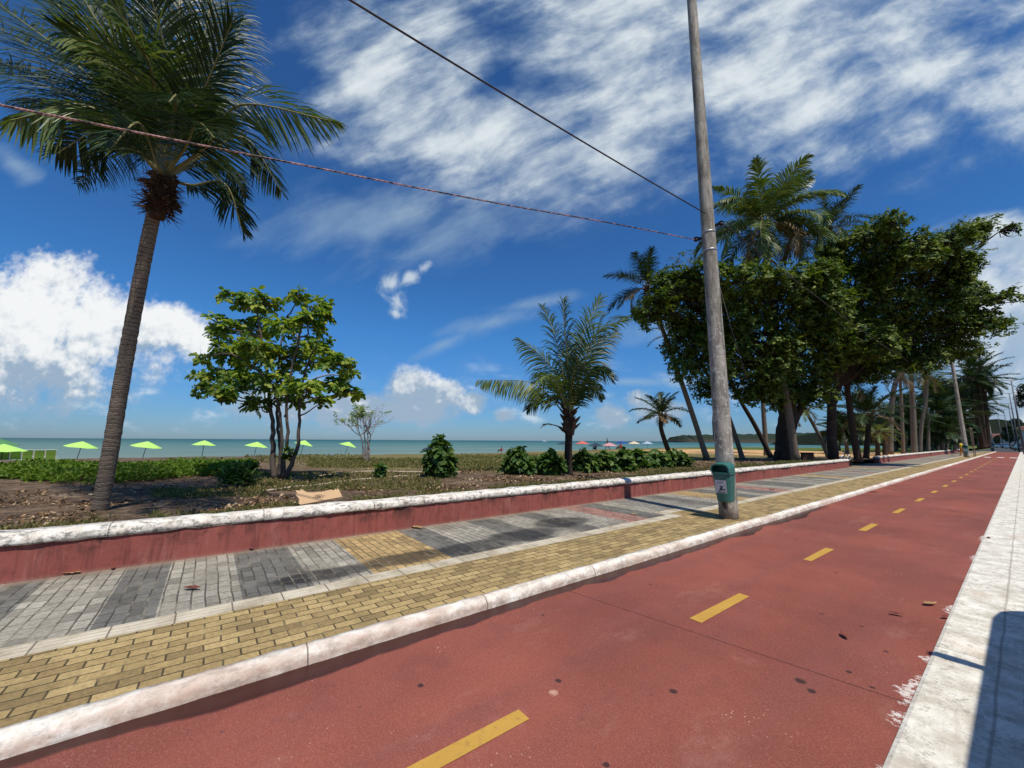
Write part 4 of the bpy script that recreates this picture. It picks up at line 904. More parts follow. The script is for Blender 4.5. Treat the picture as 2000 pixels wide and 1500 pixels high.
for i, (bx, cx, cy, zc, L, lab) in enumerate([(1921, 1893, 740, 62, 4.0, 'left of the three tall dark palms leaning together at the path end'), (1925, 1908, 722, 64, 4.2, 'middle and highest of the three tall dark palms at the path end'),
        (1931, 1921, 742, 66, 4.0, 'right of the three tall dark palms leaning together at the path end'), (1928, 1912, 790, 70, 3.4, 'shorter dark palm below the three tall ones at the path end')]):
    px_palm(lab, bx, (cx, cy), zc, L, 26, .40, .26, [(bx-(bx-cx)*.35, 830)], seed=60+i, group=GA, elr=(-1.0, 1.25), merge=True, npair=36, leafL=1.0, wid=.15, droop=1.2, mtrunk=M_PTRUNK_DARK, bend=(.4, 1.0))

# ==== the sea almond with several stems
def almond():
    z0 = 11.0; r = np.random.default_rng(21); base = W(548, 935, z0); base[2] = ground_z(base[0], base[1])-.03
    t = empty('almond_tree', base, 'small sea almond tree with several slim stems and bright green leaves on the dirt', 'tree')
    B = pxblobs([(465, 588, 38, 16), (515, 590, 38, 22), (583, 580, 26, 20), (612, 600, 24, 18), (430, 634, 42, 17), (500, 640, 48, 24), (560, 640, 40, 24), (602, 640, 40, 30), (632, 612, 18, 30), (446, 690, 52, 26),
                 (500, 690, 55, 34), (560, 700, 55, 38), (620, 690, 50, 28), (660, 712, 38, 20), (690, 738, 24, 16), (412, 735, 38, 20), (392, 700, 18, 14), (440, 765, 40, 16), (425, 655, 30, 14), (675, 765, 34, 14), (395, 760, 22, 14), (470, 745, 60, 26), (540, 750, 58, 26), (600, 760, 46, 26), (650, 755, 40, 20), (505, 788, 30, 13), (630, 785, 32, 15), (570, 785, 36, 16), (440, 775, 26, 12)], z0, 1.0, r)
    P, O, idx = shell_points(B, 680, r, .40, .35, .60)
    bx = np.array(B)
    V, F = rosettes(P-base, O, 9, .205, .108, r, True, .75, (-.45, .45), .3, .12)
    fastmesh('crown', V, F, M_ALMOND, t)
    tb = MB(); pw = lambda l, dz=0: [W(x, y, z0+dz+q)-base for x, y, q in l]
    S = [pw([(538, 936, 0), (532, 890, 0), (533, 840, 0), (527, 790, .05), (520, 720, .1), (508, 640, .1), (500, 590, .1)]), pw([(546, 936, .1), (548, 890, .1), (543, 840, .15), (541, 780, .2), (545, 700, .2), (560, 620, .3)], .15),
         pw([(552, 936, 0), (556, 890, -.1), (562, 850, -.2), (560, 800, -.3), (568, 730, -.4), (590, 640, -.5), (597, 590, -.5)]), pw([(556, 934, 0), (572, 900, -.1), (584, 860, -.1), (585, 810, -.1), (592, 740, -.2), (620, 670, -.2)]),
         pw([(544, 936, -.1), (550, 870, -.2), (548, 820, -.3), (538, 770, -.5), (500, 720, -.7), (450, 690, -.8)])]
    for i, s in enumerate(S): limb(tb, s, (.085, .064, .058, .074, .056)[i], .018, 8, .012, i, 26)
    tb.build('trunk', M_BARK, t, True)
    bb = MB(); stems = np.concatenate([spline(s, 40)[18:] for s in S])
    for j, b in enumerate(B):
        c = np.array(b[:3])-base; q = stems[np.argmin(((stems-c-[0, 0, -.35])**2).sum(1))]; mid = (q+c)/2+r.normal(0, .08, 3)+[0, 0, -.05]
        limb(bb, [q, mid, c], .028, .012, 5, .01, j, 8)
        ks = np.where(idx == j)[0]
        for k in ks[:26]:
            p = P[k]-base; limb(bb, [c+(p-c)*.1, c+(p-c)*.6+r.normal(0, .05, 3), p], .010, .004, 3, 0, k, 5)
    for k in range(26):                                        # bare twig ends
        j = r.integers(len(B)); c = np.array(B[j][:3])-base; d = nrm(r.normal(0, .6, 3)+[.5, .4, .45]); tip = c+d*np.array(B[j][3:])*1.35
        limb(bb, [c, (c+tip)/2+r.normal(0, .04, 3), tip], .008, .003, 3, 0, k, 5)
    bb.build('branches', M_BARK, t)
    sp = MB(); Pq = np.array([W(x, y, z0-.15)-base for x, y in ((560, 885), (567, 880), (556, 893), (565, 892), (571, 888), (561, 876))]); V, F = rosettes(Pq, np.tile(UP, (6, 1)), 12, .17, .09, r)
    fastmesh('sprout', V, F, M_SHRUB, t)
almond()

# ==== bare little tree
def bare_tree():
    z0 = 20.6; r = np.random.default_rng(31); base = W(716, 900, z0); base[2] = ground_z(base[0], base[1])-.03
    t = empty('bare_tree', base, 'almost leafless little tree with fine pale twigs near the water', 'tree')
    tb = MB(); tips = []
    for i, (x, top) in enumerate(((718, (718, 848)), (706, (704, 850)), (712, (712, 846)), (722, (724, 850)))):
        a = W(x, 900, z0)-base; a[2] = 0; b = W(*top, z0)-base
        limb(tb, [a*.5, a*.6+(b-a)*.5, b], (.075, .04, .05, .06)[i], .03, 6, .02, i, 10)
        for k in range(4):
            d = np.array([r.normal(0, .75), r.normal(0, .75), r.uniform(.5, 1.1)]); twigs(tb, b, nrm(d), .72, .020, 3, r, .5, .14, .06, tips)
    q = W(705, 852, z0)-base; twigs(tb, q, nrm(W(668, 838, z0)-base-q), .75, .022, 3, r, .45, .12, .03, tips)
    tb.build('branches', M_TWIG, t)
    tp = np.array([p for p, d in tips]); side = (tp+base)@SIDE; sel = tp[(side < np.quantile(side, .42)) | (r.random(len(tp)) < .10)]
    V, F = rosettes(sel, np.tile(UP, (len(sel), 1)), 5, .15, .08, r, True); fastmesh('crown', V, F, M_ALMOND, t)
bare_tree()

# ==== the big shade trees by the wall
def shade_tree(label, bx, zb, lst, z0, spread, nros, k, L, trunk, seed, extra=()):
    r = np.random.default_rng(seed); base = W(bx, 895, zb); base[2] = ground_z(base[0], base[1])-.05
    t = empty('shade_tree', base, label, 'tree', 'big shade trees beside the wall')
    B = pxblobs(lst, z0, spread, r, 2.1)
    nb = len(B)
    for _ in range(400):
        i, j = r.integers(nb, size=2); a_, b_ = np.array(B[i]), np.array(B[j]); dd = np.linalg.norm(a_[:3]-b_[:3])
        if i != j and .5*(a_[3]+b_[3]) < dd < 1.25*(a_[3]+b_[3]) and len(B) < nb*2.2: m_ = (a_+b_)/2; m_[3:] *= r.uniform(.45, .75); m_[5] *= .8; B.append(tuple(m_))
    P, O, idx = shell_points(B, nros, r, .50, .35, .72)
    P = P+O*(r.random(len(P)) < .10)[:, None]*r.uniform(.1, .35, len(P))[:, None]
    P = P+np.array([[fbm(q[0]+q[2], q[1]-q[2]*.7, .55, 3), fbm(q[1]+7, q[2]+q[0], .55, 3), .6*fbm(q[0]-3, q[2]+q[1], .55, 3)] for q in P])*.75+r.normal(0, .07, P.shape)
    V, F = rosettes(P-base, O, k, L, L*.52, r, False, .75, (-.5, .45)); fastmesh('crown', V, F, M_BIGLEAF, t)
    tb = MB(); limb(tb, [p-base for p in trunk], trunk_r[0], trunk_r[1], 12, .03, seed, 16)
    for p in extra: limb(tb, [q-base for q in p], .32, .16, 8, .02, seed, 12)
    tb.build('trunk', M_BARK_DARK, t, True)
    bb = MB(); top = trunk[-1]-base
    for j, b in enumerate(B):
        c = np.array(b[:3])-base; mid = top*.45+c*.55+np.array([0, 0, .06*np.linalg.norm(c-top)])
        limb(bb, [top-(top-trunk[-2]+base)*.3, mid, c], .10, .03, 6, .06, j, 10)
        for q in np.where(idx == j)[0][:40]:
            p = P[q]-base; limb(bb, [c, c+(p-c)*.55+r.normal(0, .15, 3), p], .025, .008, 3, 0, q, 4)
    bb.build('branches', M_BARK_DARK, t)
    return t, B, base
trunk_r = (.62, .50)
LA = [(1282, 600, 38, 34), (1308, 555, 40, 32), (1345, 600, 60, 50), (1330, 660, 40, 42), (1368, 545, 50, 34), (1345, 715, 34, 42), (1420, 610, 80, 66), (1385, 690, 60, 60), (1390, 760, 36, 26), (1455, 545, 56, 34),
      (1500, 610, 90, 70), (1480, 690, 90, 70), (1540, 560, 60, 40), (1570, 620, 80, 66), (1560, 720, 80, 60), (1455, 770, 40, 22), (1520, 765, 60, 36), (1600, 690, 60, 60), (1590, 770, 44, 24), (1625, 600, 50, 44), (1600, 555, 50, 40), (1268, 585, 22, 18), (1258, 612, 20, 14)]
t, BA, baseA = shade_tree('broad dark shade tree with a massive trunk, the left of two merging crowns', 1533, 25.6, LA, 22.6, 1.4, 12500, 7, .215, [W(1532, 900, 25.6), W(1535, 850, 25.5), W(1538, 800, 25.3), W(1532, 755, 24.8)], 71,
     [[W(1540, 835, 25.5), W(1568, 790, 25.2), W(1596, 740, 24.6)], [W(1538, 810, 25.3), W(1515, 770, 24.4), W(1480, 730, 23)]])
trunk_r = (.30, .24)
LB = [(1640, 505, 60, 44), (1605, 545, 46, 34), (1590, 600, 50, 44), (1610, 660, 50, 44), (1690, 470, 54, 36), (1745, 440, 40, 24), (1722, 505, 60, 44), (1790, 490, 50, 36), (1845, 485, 44, 30), (1885, 462, 40, 22), (1925, 448, 34, 14), (1952, 452, 16, 8), (1800, 540, 80, 50), (1870, 530, 56, 36), (1905, 505, 30, 18),
      (1660, 580, 70, 60), (1740, 580, 80, 60), (1820, 600, 80, 50), (1890, 575, 50, 22), (1935, 588, 32, 13), (1962, 578, 18, 8), (1690, 660, 80, 55), (1770, 660, 80, 50), (1850, 660, 70, 42), (1910, 640, 44, 24), (1950, 632, 26, 12), (1880, 690, 50, 20),
      (1640, 720, 60, 36), (1700, 728, 44, 24), (1800, 700, 60, 26)]
t, BB_, baseB = shade_tree('wide spreading shade tree reaching over the bike path, the right of two merging crowns', 1626, 25.6, LB, 24.0, 1.5, 15500, 7, .215, [W(1627, 897, 25.6), W(1625, 840, 25.6), W(1626, 790, 25.6), W(1640, 740, 25.6)], 72)
# thin, half bare crown left behind the pole
def twig_tree():
    z0 = 26; r = np.random.default_rng(77); base = W(1400, 890, z0); base[2] = ground_z(base[0], base[1])
    t = empty('bare_tree', base, 'twiggy half-bare crown showing left of the concrete pole above the shade tree', 'tree'); tb = MB(); tips = []
    top = W(1365, 560, z0)-base; limb(tb, [np.zeros(3), W(1390, 740, z0)-base, top], .14, .07, 6, .04, 1, 14)
    for k in range(9): twigs(tb, top, nrm(np.array([r.normal(0, .8), r.normal(0, .8), r.uniform(.4, 1.0)])), 1.35, .035, 3, r, .5, .16, .03, tips)
    tb.build('branches', M_TWIG, t)
    tp = np.array([p for p, d in tips]); tp = tp[r.random(len(tp)) < .45]; V, F = rosettes(tp, np.tile(UP, (len(tp), 1)), 4, .22, .12, r, False); fastmesh('crown', V, F, M_BIGLEAF, t)
twig_tree()

# ==== shrubs
def shrub(label, px, py, rx, ry, zc, seed, n=90, L=.20, group=None, name='leafy_shrub', m=None, six=True):
    r = np.random.default_rng(seed); base = W(px, py+ry, zc); base[2] = ground_z(base[0], base[1])-.02; k = zc/FOC; h = 2*ry*k; w_ = rx*k
    t = empty(name, base, label, 'shrub', group)
    B = [(0, 0, h*.45, w_*.85, w_*.85, h*.5), (w_*.25, w_*.2, h*.3, w_*.75, w_*.7, h*.34), (-w_*.3, -w_*.15, h*.28, w_*.7, w_*.7, h*.32), (r.normal(0, .1), 0, h*.72, w_*.45, w_*.45, h*.30)]
    P, O, _ = shell_points(B, n, r, .35, .3, .55); P[:, 2] = np.maximum(P[:, 2], .06)
    V, F = rosettes(P, O, 8, L, L*.62, r, six, .8, (-.35, .6), .25, .1); fastmesh('foliage', V, F, m or M_SHRUB, t)
    sb = MB()
    for p in P[:40]: limb(sb, [np.array([p[0]*.15, p[1]*.15, 0]), p*[.6, .6, .55], p], .014, .005, 4, 0, 1, 5)
    sb.build('stems', M_BARK_DARK, t); return t
GS = 'broad-leaved shrubs in a row around the young palm'
shrub('tall narrow broad-leaved shrub standing alone on open dirt', 857, 893, 31, 39, 11.7, 1, 100, .23)
for i, (px, py, rx, ry, zc, lab) in enumerate([(1011, 903, 29, 26, 12.5, 'rounded dark shrub, leftmost of the row, before a patch of dry grass'), (1076, 897, 27, 24, 12.8, 'shrub touching the left side of the young palm trunk'),
        (1140, 897, 24, 20, 14.0, 'shrub touching the right side of the young palm trunk'), (1176, 899, 26, 19, 14.2, 'shrub second to the right of the young palm trunk'), (1214, 901, 26, 20, 14.6, 'pale-leaved low shrub bulging forward in the middle of the row'),
        (1252, 894, 28, 18, 16.5, 'shrub in the right half of the row, below the seated bather'), (1288, 894, 26, 17, 17.0, 'shrub in the row right below the wind-torn small palm'), (1322, 893, 24, 16, 17.5, 'rightmost shrub of the row, towards the concrete pole')]):
    shrub(lab, px, py, rx, ry, zc, 10+i, 80, .25, GS)
shrub('tiny dark shrub behind the gap between the two leftmost shrubs of the row', 1045, 888, 8, 7, 18, 30, 30, .16)
shrub('knee-high two-tier sapling on the dirt beside the pale hose', 743, 926, 9, 15, 11.2, 31, 22, .15, name='sapling')
shrub('low yellow-green sprout at the front of the vine patch', 493, 915, 11, 9, 14, 32, 30, .13, m=M_VINE)
def cycad():                                                   # spiky dark plant at the end of the vines
    r = np.random.default_rng(4); base = W(462, 953, 9.1); base[2] = ground_z(base[0], base[1]); t = empty('spiky_plant', base, 'dark spiky plant with upright blades at the right end of the vines', 'plant')
    n = 130; a = r.uniform(0, 6.28, n); e = r.uniform(.4, 1.5, n); d = np.stack([np.cos(a)*np.cos(e), np.sin(a)*np.cos(e), np.sin(e)], 1); P = np.stack([r.normal(0, .09, n), r.normal(0, .09, n), r.uniform(0, .15, n)], 1)
    V, F = leaf_geo(P, d, np.cross(d, r.normal(size=(n, 3))), r.uniform(.25, .62, n), .05, .2, True, .15); fastmesh('blades', V, F, M_SHRUB, t)
    P = r.normal(0, .16, (50, 3)); P[:, 2] = np.abs(P[:, 2])*1.2+.05; V, F = rosettes(P, np.tile(UP, (50, 1)), 6, .14, .07, r); fastmesh('foliage', V, F, M_SHRUB, t)
cycad()
# ==== ground cover, grass and litter
def vines():
    r = np.random.default_rng(12); Vs, Fs, o = [], [], 0
    n = 30000; px = r.uniform(-40, 490, n); lowb = np.interp(px, [-40, 60, 190, 300, 400, 440, 490], [936, 944, 951, 941, 933, 934, 925]); t = r.random(n)**.75
    top = np.interp(px, [-40, 40, 130, 300, 420, 455, 490], [922, 918, 911, 912, 907, 906, 910])
    py = lowb+(top+3-lowb)*t; P = []
    for x, y in zip(px, py): P.append(G(x, y, .47))
    P = np.array(P); gz = np.array([ground_z(x, y) for x, y in P[:, :2]])
    edge = np.minimum(1, np.minimum(t*4.5, (1-t)*6)); hh = (.06+.30*edge*np.array([.55+.45*(fbm(x, y, .8, 2)+.5) for x, y in P[:, :2]]))
    keep = np.array([fbm(x, y, 1.3, 3) for x, y in P[:, :2]])+.55*np.minimum(1, (1-t)*1.6) > r.uniform(-.1, .5, n)
    P[:, 2] = gz+hh*r.random(n)**.45; P = P[keep]; n = len(P)
    ax = nrm(r.normal(0, .5, (n, 3))+[0, 0, .8]); d = nrm(np.cross(ax, r.normal(size=(n, 3)))+UP*.35)
    far = np.linalg.norm(P[:, :2], axis=1); V, F = leaf_geo(P, d, ax, .060+.003*far, .036+.002*far, .2, False)
    tag(fastmesh('vines', V, F, M_VINE), 'low green beach vines creeping over the dirt behind the big palm', 'ground cover', kind='stuff')
vines()
def grass():
    r = np.random.default_rng(14); P = []
    def patch(n, px0, px1, py0, py1, z=.48):
        for _ in range(n): q = G(r.uniform(px0, px1), r.uniform(py0, py1), z); P.append(q)
    for _ in range(15000):                                      # thin fringe behind the coping
        y = r.uniform(-2.2, 30)**1.0; x = -7.0-abs(r.normal(0, .38 if y < 12 else .6)); 
        if fbm(x, y, .9, 2) > -.12: P.append(np.array([x, y, 0]))
    patch(2600, 600, 850, 896, 914); patch(3600, 850, 1130, 893, 920); patch(2200, 480, 860, 925, 960); patch(900, 880, 1140, 888, 896); patch(900, 1130, 1360, 905, 925); patch(900, 480, 720, 888, 905)
    patch(500, 300, 520, 958, 975)
    P = np.array(P); P[:, 2] = [ground_z(x, y) for x, y in P[:, :2]]; n = len(P); k = 4
    Q = np.repeat(P, k, 0)+r.normal(0, .025, (n*k, 3))*[1, 1, 0]; far = np.linalg.norm(Q, axis=1)
    d = nrm(r.normal(0, .55, (n*k, 3))+[0, 0, .75]); d[:, 2] = np.abs(d[:, 2]); L = r.uniform(.03, .085, n*k)*(1+far*.035)
    V, F = leaf_geo(Q, d, np.cross(d, r.normal(size=(n*k, 3))), L, .008+.0011*far, 0, False)
    tag(fastmesh('grass', V, F, M_GRASS), 'thin dry grass tufts along the coping and over the open ground', 'grass', kind='stuff')
grass()
def litter():
    r = np.random.default_rng(15); P = []
    while len(P) < 26000:
        y = r.uniform(-4, 22) if r.random() < .8 else r.uniform(20, 34); x = -7.02-abs(r.normal(0, 3.2)) if r.random() < .75 else r.uniform(-20, -7)
        if r.random() < .25: x = -7.02-abs(r.normal(0, .25))
        if fbm(x, y, .8, 3)+.10 > r.random()*.45: P.append((x, y, ground_z(x, y)+r.uniform(.003, .03)))
    P = np.array(P); n = len(P); d = nrm(r.normal(size=(n, 3))*[1, 1, .3]); nn = nrm(r.normal(0, .45, (n, 3))+UP); L = r.uniform(.02, .10, n)*r.uniform(.7, 1.1, n)
    V, F = leaf_geo(P, d, nn, L, L*.55, .35, True, -.05)
    tag(fastmesh('leaf_litter', V, F, M_LITTER), 'dry brown leaf litter strewn over the dirt behind the wall', 'leaf litter', kind='stuff')
litter()
# ==== distant trees
def far_tree(label, px, py, rx, ry, zc, seed, group='dark trees at the far end of the road', n=1100):
    r = np.random.default_rng(seed); c = W(px, py, zc); k = zc/FOC; u = math.sqrt(1+((px-1000)/FOC)**2); w_, h = rx*k/u, ry*k; base = np.array([c[0], c[1], 0.0])
    t = empty('broadleaf_tree', base, label, 'tree', group); B = []
    for _ in range(9): d = nrm(r.normal(size=3)); B.append((*(c-base+d*[w_*.55, w_*.55, h*.55]), *(np.array([w_, w_, h])*r.uniform(.35, .6))))
    P, O, _ = shell_points(B, n, r, .7, .2, .7); V, F = rosettes(P, O, 5, w_*.16, w_*.10, r, False); fastmesh('crown', V, F, M_FARLEAF, t)
    tb = MB(); limb(tb, [(0, 0, -.1), (0, 0, (c[2]-h)*.6), (0, 0, c[2])], w_*.07, w_*.05, 7); tb.build('trunk', M_BARK_DARK, t)
for i, q in enumerate([('dark round tree behind the crossing pair of palm trunks', 1830, 768, 40, 30, 85), ('dark tree left of the three tall palms, behind the second pole', 1868, 770, 36, 34, 95), ('dark tree behind the thick ringed palm trunk', 1775, 800, 36, 40, 95),
        ('dark crown cut by the right edge, above the road', 2004, 776, 24, 24, 70), ('round dark tree in front of the far houses', 1970, 845, 22, 19, 150), ('small dark tree at the roadside left of the far houses', 1948, 858, 9, 10, 170), ('wide dark tree on the slope above the far houses', 1984, 826, 16, 10, 260),
        ('dark tree low behind the stocky young palm', 1690, 842, 60, 30, 110), ('dark tree low behind the pair of short palms', 1745, 845, 50, 32, 100), ('dark tree low behind the right palm of the crossing pair', 1825, 838, 48, 42, 80), ('dark tree low behind the second concrete pole', 1872, 828, 36, 50, 84), ('dark tree at the foot of the tall dark palms', 1905, 845, 26, 30, 86), ('dark tree low behind the thick ringed palm trunk', 1782, 842, 40, 34, 90)]):
    far_tree(*q, 200+i)
# ------------------------------------------------------------------ poles, bin and cables
def concrete_pole(label, x, y, h, r0, r1, seed, bands=()):
    t = empty('utility_pole', (x, y, .08), label, 'pole', 'concrete poles along the pavement'); r = np.random.default_rng(seed)
    mb = MB(); zz = np.linspace(-.1, h, 40); mb.tube([(0, 0, z) for z in zz], np.interp(zz, [0, h], [r0, r1])*(1+r.normal(0, .004, 40)), 24); mb.build('shaft', M_POLE, t, True)
    rr_ = lambda z: np.interp(z, [0, h], [r0, r1])
    if bands:
        for z in bands:
            q = MB(); R1 = rr_(z)+.006; q.lathe([(R1, -.02), (R1+.004, -.015), (R1+.004, .015), (R1, .02)], (0, 0, z), 24); q.build('strap', M_STEEL, t, True)
    return t
PX, PY = -3.80, 8.46
pole = concrete_pole('tall mottled grey concrete pole with a green litter bin strapped to it', PX, PY, 13.6, .178, .098, 1, (5.72, 6.15))
q = MB(); q.box((-.19, -.06, 6.08), (.10, .05, .05)); q.lathe([(.03, -.05), (.055, -.03), (.04, 0), (.055, .03), (.03, .05)], (-.25, -.07, 6.10), 12); q.build('insulator', M_BLACK, pole)
q = MB(); q.box((.19, .05, 6.30), (.12, .05, .05)); q.lathe([(.03, -.05), (.055, -.03), (.04, 0), (.055, .03), (.03, .05)], (.26, .06, 6.30), 12); q.build('insulator', M_BLACK, pole)
P2 = G(1889, 893, .08); P3 = G(1939.5, 881.5, .08)
concrete_pole('second concrete pole down the path with a dark green bin at its foot', P2[0], P2[1], 11.8, .20, .13, 2)
concrete_pole('third concrete pole, farthest along the pavement, beside the tall dark palms', P3[0], P3[1], 13.5, .22, .13, 3)

def litter_bin(loc, label, rz=0.0, sc=1.0):
    t = empty('litter_bin', loc, label, 'litter bin', None, rz); t.scale = (sc*.86, sc*.84, sc)
    def ring(z, wx, y0, y1, c=.05):                            # front is -Y, back flat against the pole
        return [(-wx, y1, z), (-wx, y0+c*1.3, z), (-wx+c, y0+c*.3, z), (-wx+c*2.2, y0, z), (wx-c*2.2, y0, z), (wx-c, y0+c*.3, z), (wx, y0+c*1.3, z), (wx, y1, z)]
    def loft(mb, rings, cap0=True, cap1=True):
        k = len(rings[0]); V = sum(rings, []); F = [(i*k+j, i*k+(j+1) % k, (i+1)*k+(j+1) % k, (i+1)*k+j) for i in range(len(rings)-1) for j in range(k)]
        if cap0: F.append(tuple(range(k-1, -1, -1)))
        if cap1: F.append(tuple((len(rings)-1)*k+j for j in range(k)))
        mb.raw(V, F)
    b = MB(); loft(b, [ring(0, .125, -.21, 0), ring(.02, .150, -.245, 0), ring(.30, .178, -.275, 0), ring(.535, .196, -.300, 0), ring(.54, .208, -.315, 0), ring(.575, .210, -.317, 0)]); b.build('body', M_BIN, t, False)
    # hood: sloping roof on two cheeks, open at the front
    hd_ = MB(); prof = [(-.21, .578), (-.205, .66), (-.165, .715), (-.10, .735), (.10, .735), (.165, .715), (.205, .66), (.21, .578)]
    inn = [(x*.88, .578+(z-.578)*.84) for x, z in prof]; y0, y1 = -.31, 0.0; n = len(prof); V = []; F = []
    for (pr, yy, dz) in ((prof, y1, .035), (prof, y0, 0.0), (inn, y0, 0.0), (inn, y1-.03, .02)):
        V += [(x, yy, z+(dz if z > .6 else 0)) for x, z in pr]
    for s in range(3): F += [(s*n+j, s*n+j+1, (s+1)*n+j+1, (s+1)*n+j) for j in range(n-1)]
    F += [tuple(range(n)), tuple(3*n+j for j in range(n-1, -1, -1))]
    hd_.raw(V, F); hd_.build('hood', M_BIN, t)
    rm = MB(); loft(rm, [ring(.536, .214, -.323, -.002), ring(.560, .216, -.325, -.002)]); rm.build('rim', M_BIN, t)
    dk = MB(); dk.raw([(-.19, -.29, .5775), (.19, -.29, .5775), (.19, -.03, .5775), (-.19, -.03, .5775)], [(0, 1, 2, 3)]); dk.build('opening', M_BLACK, t)
    st = MB(); f = lambda x, z: (x, -.2775-(z-.30)*.106-.0035, z)
    st.raw([f(-.125, .175), f(.122, .175), f(.127, .425), f(-.130, .425)], [(0, 1, 2, 3)]); so = st.build('sticker', M_STICK, t)
    pr = MB(); g = lambda x, z: (x, -.2775-(z-.30)*.106-.0065, z); rr2 = random.Random(3)
    def blk(x, z, w_, h): pr.raw([g(x-w_/2, z-h/2), g(x+w_/2, z-h/2), g(x+w_/2, z+h/2), g(x-w_/2, z+h/2)], [(0, 1, 2, 3)])
    for x, w_ in ((-.055, .020), (-.022, .022), (.012, .022), (.045, .018)):       # the blurred short word at its top
        blk(x, .388, w_, .006); blk(x, .366, w_, .006); blk(x-w_*.4, .377, .006, .026)
    for _ in range(22): blk(rr2.uniform(-.095, .095), .19+.05*rr2.random()**2*1.2, rr2.uniform(.01, .05), rr2.uniform(.006, .018))
    pr.raw([g(-.03, .30), g(.02, .285), g(.075, .325), (g(.08, .332)), g(.02, .305), g(-.02, .322)], [(0, 1, 4, 5), (1, 2, 3, 4)])
    pr.raw([g(-.045, .235), g(.03, .24), g(.035, .285), g(-.01, .30), g(-.03, .27)], [(0, 1, 2, 3, 4)])
    pr.build('print', M_STICKDARK, so)
    bk = MB(); bk.box((0, .02, .50), (.10, .05, .03)); bk.box((0, .02, .12), (.10, .05, .03)); bk.build('bracket', M_STEEL, t)
    return t
litter_bin((PX+.09, PY-.20, .08+.35), 'green plastic litter bin with a worn white sticker, hanging on the near concrete pole', 0.0, 1.0)
litter_bin((P2[0]-.02, P2[1]-.25, .08+.4), 'small dark green litter bin on the second concrete pole', 0.0, 1.2)
litter_bin((P3[0]-.02, P3[1]-.25, .08+.4), 'tiny dark litter bin on the third concrete pole', 0.0, 1.5)

def cable(name, label, pts, r, m, n=60, sides=6, twist=0, cat='cable'):
    P = spline(pts, n); mb = MB()
    if twist:
        T = nrm(np.gradient(P, axis=0)); u = nrm(np.cross(T, UP)); v = np.cross(u, T)
        for ph in (0, math.pi*.67, math.pi*1.33):
            a = np.linspace(0, 2*math.pi*twist, n)+ph; mb.tube(P+r*1.05*(u*np.cos(a)[:, None]+v*np.sin(a)[:, None]), r, sides, False)
    else: mb.tube(P, r, sides)
    o = mb.build(name, m, None, True); return tag(o, label, cat)
def sagged(a, b, sag, n=9):
    a, b = np.array(a, float), np.array(b, float); t = np.linspace(0, 1, n)[:, None]; return a+(b-a)*t-UP*4*sag*t*(1-t)
zA = W(1372, 420, 8.1); A1 = np.array([PX+.16, PY-.08, zA[2]+.0])
cable('power_cable', 'thin dark cable crossing the clouds from the top edge down to the concrete pole', sagged((PX+.05, PY-.2, 6.62), (PX-.12, -32, 7.2), .95, 15), .0125, M_CABLE, 160)
E0 = np.array([PX-.26, PY-.1, 6.16]); z1 = 6.0
pk = [E0, W(1200, 437, 7.0), W(1000, 402, 6.1), W(800, 364, 5.3), W(600, 324, 4.6), W(400, 285, 4.05), W(200, 245, 3.6), W(0, 205, 3.25), W(-300, 140, 2.85)]
d_ = pk[-1]-pk[-2]; pk.append(pk[-1]+d_*4)
cable('twisted_cable', 'pinkish twisted cable strung in front of the big palm to the concrete pole', pk, .0055, M_PINKCABLE, 520, 5, 55)
cable('power_cable', 'faint cable running from the near concrete pole through the shade tree to the second pole', sagged((PX+.28, PY+.1, 6.38), (P2[0], P2[1]-.2, 8.6), .9, 15), .011, M_CABLE, 120)
cable('loose_cable', 'loose cable end drooping beside the near concrete pole in front of the foliage', [(PX+.16, PY, 4.9), W(1428, 640, 8.1), W(1446, 700, 8.15), W(1460, 745, 8.2)], .008, M_CABLE, 24)

# ------------------------------------------------------------------ beach things
def umbrella(label, top, R, m, group, tilt=(0, 0), drop=.42, n=8, base_z=None, finial=True, vent=False):
    top = np.array(top); gz = ground_z(top[0], top[1]) if base_z is None else base_z
    t = empty('beach_umbrella', (top[0], top[1], gz), label, 'umbrella', group); h = top[2]-gz
    V = []; F = []; k = n*4
    M = np.array(Matrix.Rotation(tilt[0], 3, 'X')@Matrix.Rotation(tilt[1], 3, 'Y'))
    for sgn in (0, 1):
        for i, u in enumerate((0.02, .35, .7, 1.0)):
            for j in range(k):
                a = 2*math.pi*j/k; s = 1-.045*u*(1-abs(math.cos(a*n/2)))
                V.append((R*u*s*math.cos(a), R*u*s*math.sin(a), -drop*(u**1.12)-(.012 if sgn else 0)-.03*u*(1-abs(math.cos(a*n/2)))))
    for sgn in (0, 1):
        o = sgn*4*k
        for i in range(3):
            for j in range(k):
                f = (o+i*k+j, o+(i+1)*k+j, o+(i+1)*k+(j+1) % k, o+i*k+(j+1) % k); F.append(f if not sgn else f[::-1])
    for j in range(k): F.append((3*k+j, 7*k+j, 7*k+(j+1) % k, 3*k+(j+1) % k))
    F.append(tuple(range(k)))
    V = np.array(V)@M.T+[0, 0, h]; mesh('canopy', V, F, m, t)
    mb = MB(); foot = np.array([-math.tan(tilt[1])*(h+.2), math.tan(tilt[0])*(h+.2), -.2]); tp = np.array([0, 0, h-.03]); mb.tube([foot, tp], .024, 8); mb.build('pole', M_STEEL if m is not M_LIME else M_DARKCLOTH, t)
    rb = MB()
    for j in range(n):
        a = 2*math.pi*j/n; e = np.array([R*.96*math.cos(a), R*.96*math.sin(a), -drop*.96-.03])@M.T+[0, 0, h]; c = np.array([0, 0, -.09])@M.T+[0, 0, h]; rb.tube([c, e], .007, 4)
    rb.build('ribs', M_STEEL, t); return t
GL = 'lime green beach umbrellas in a line before the sea'
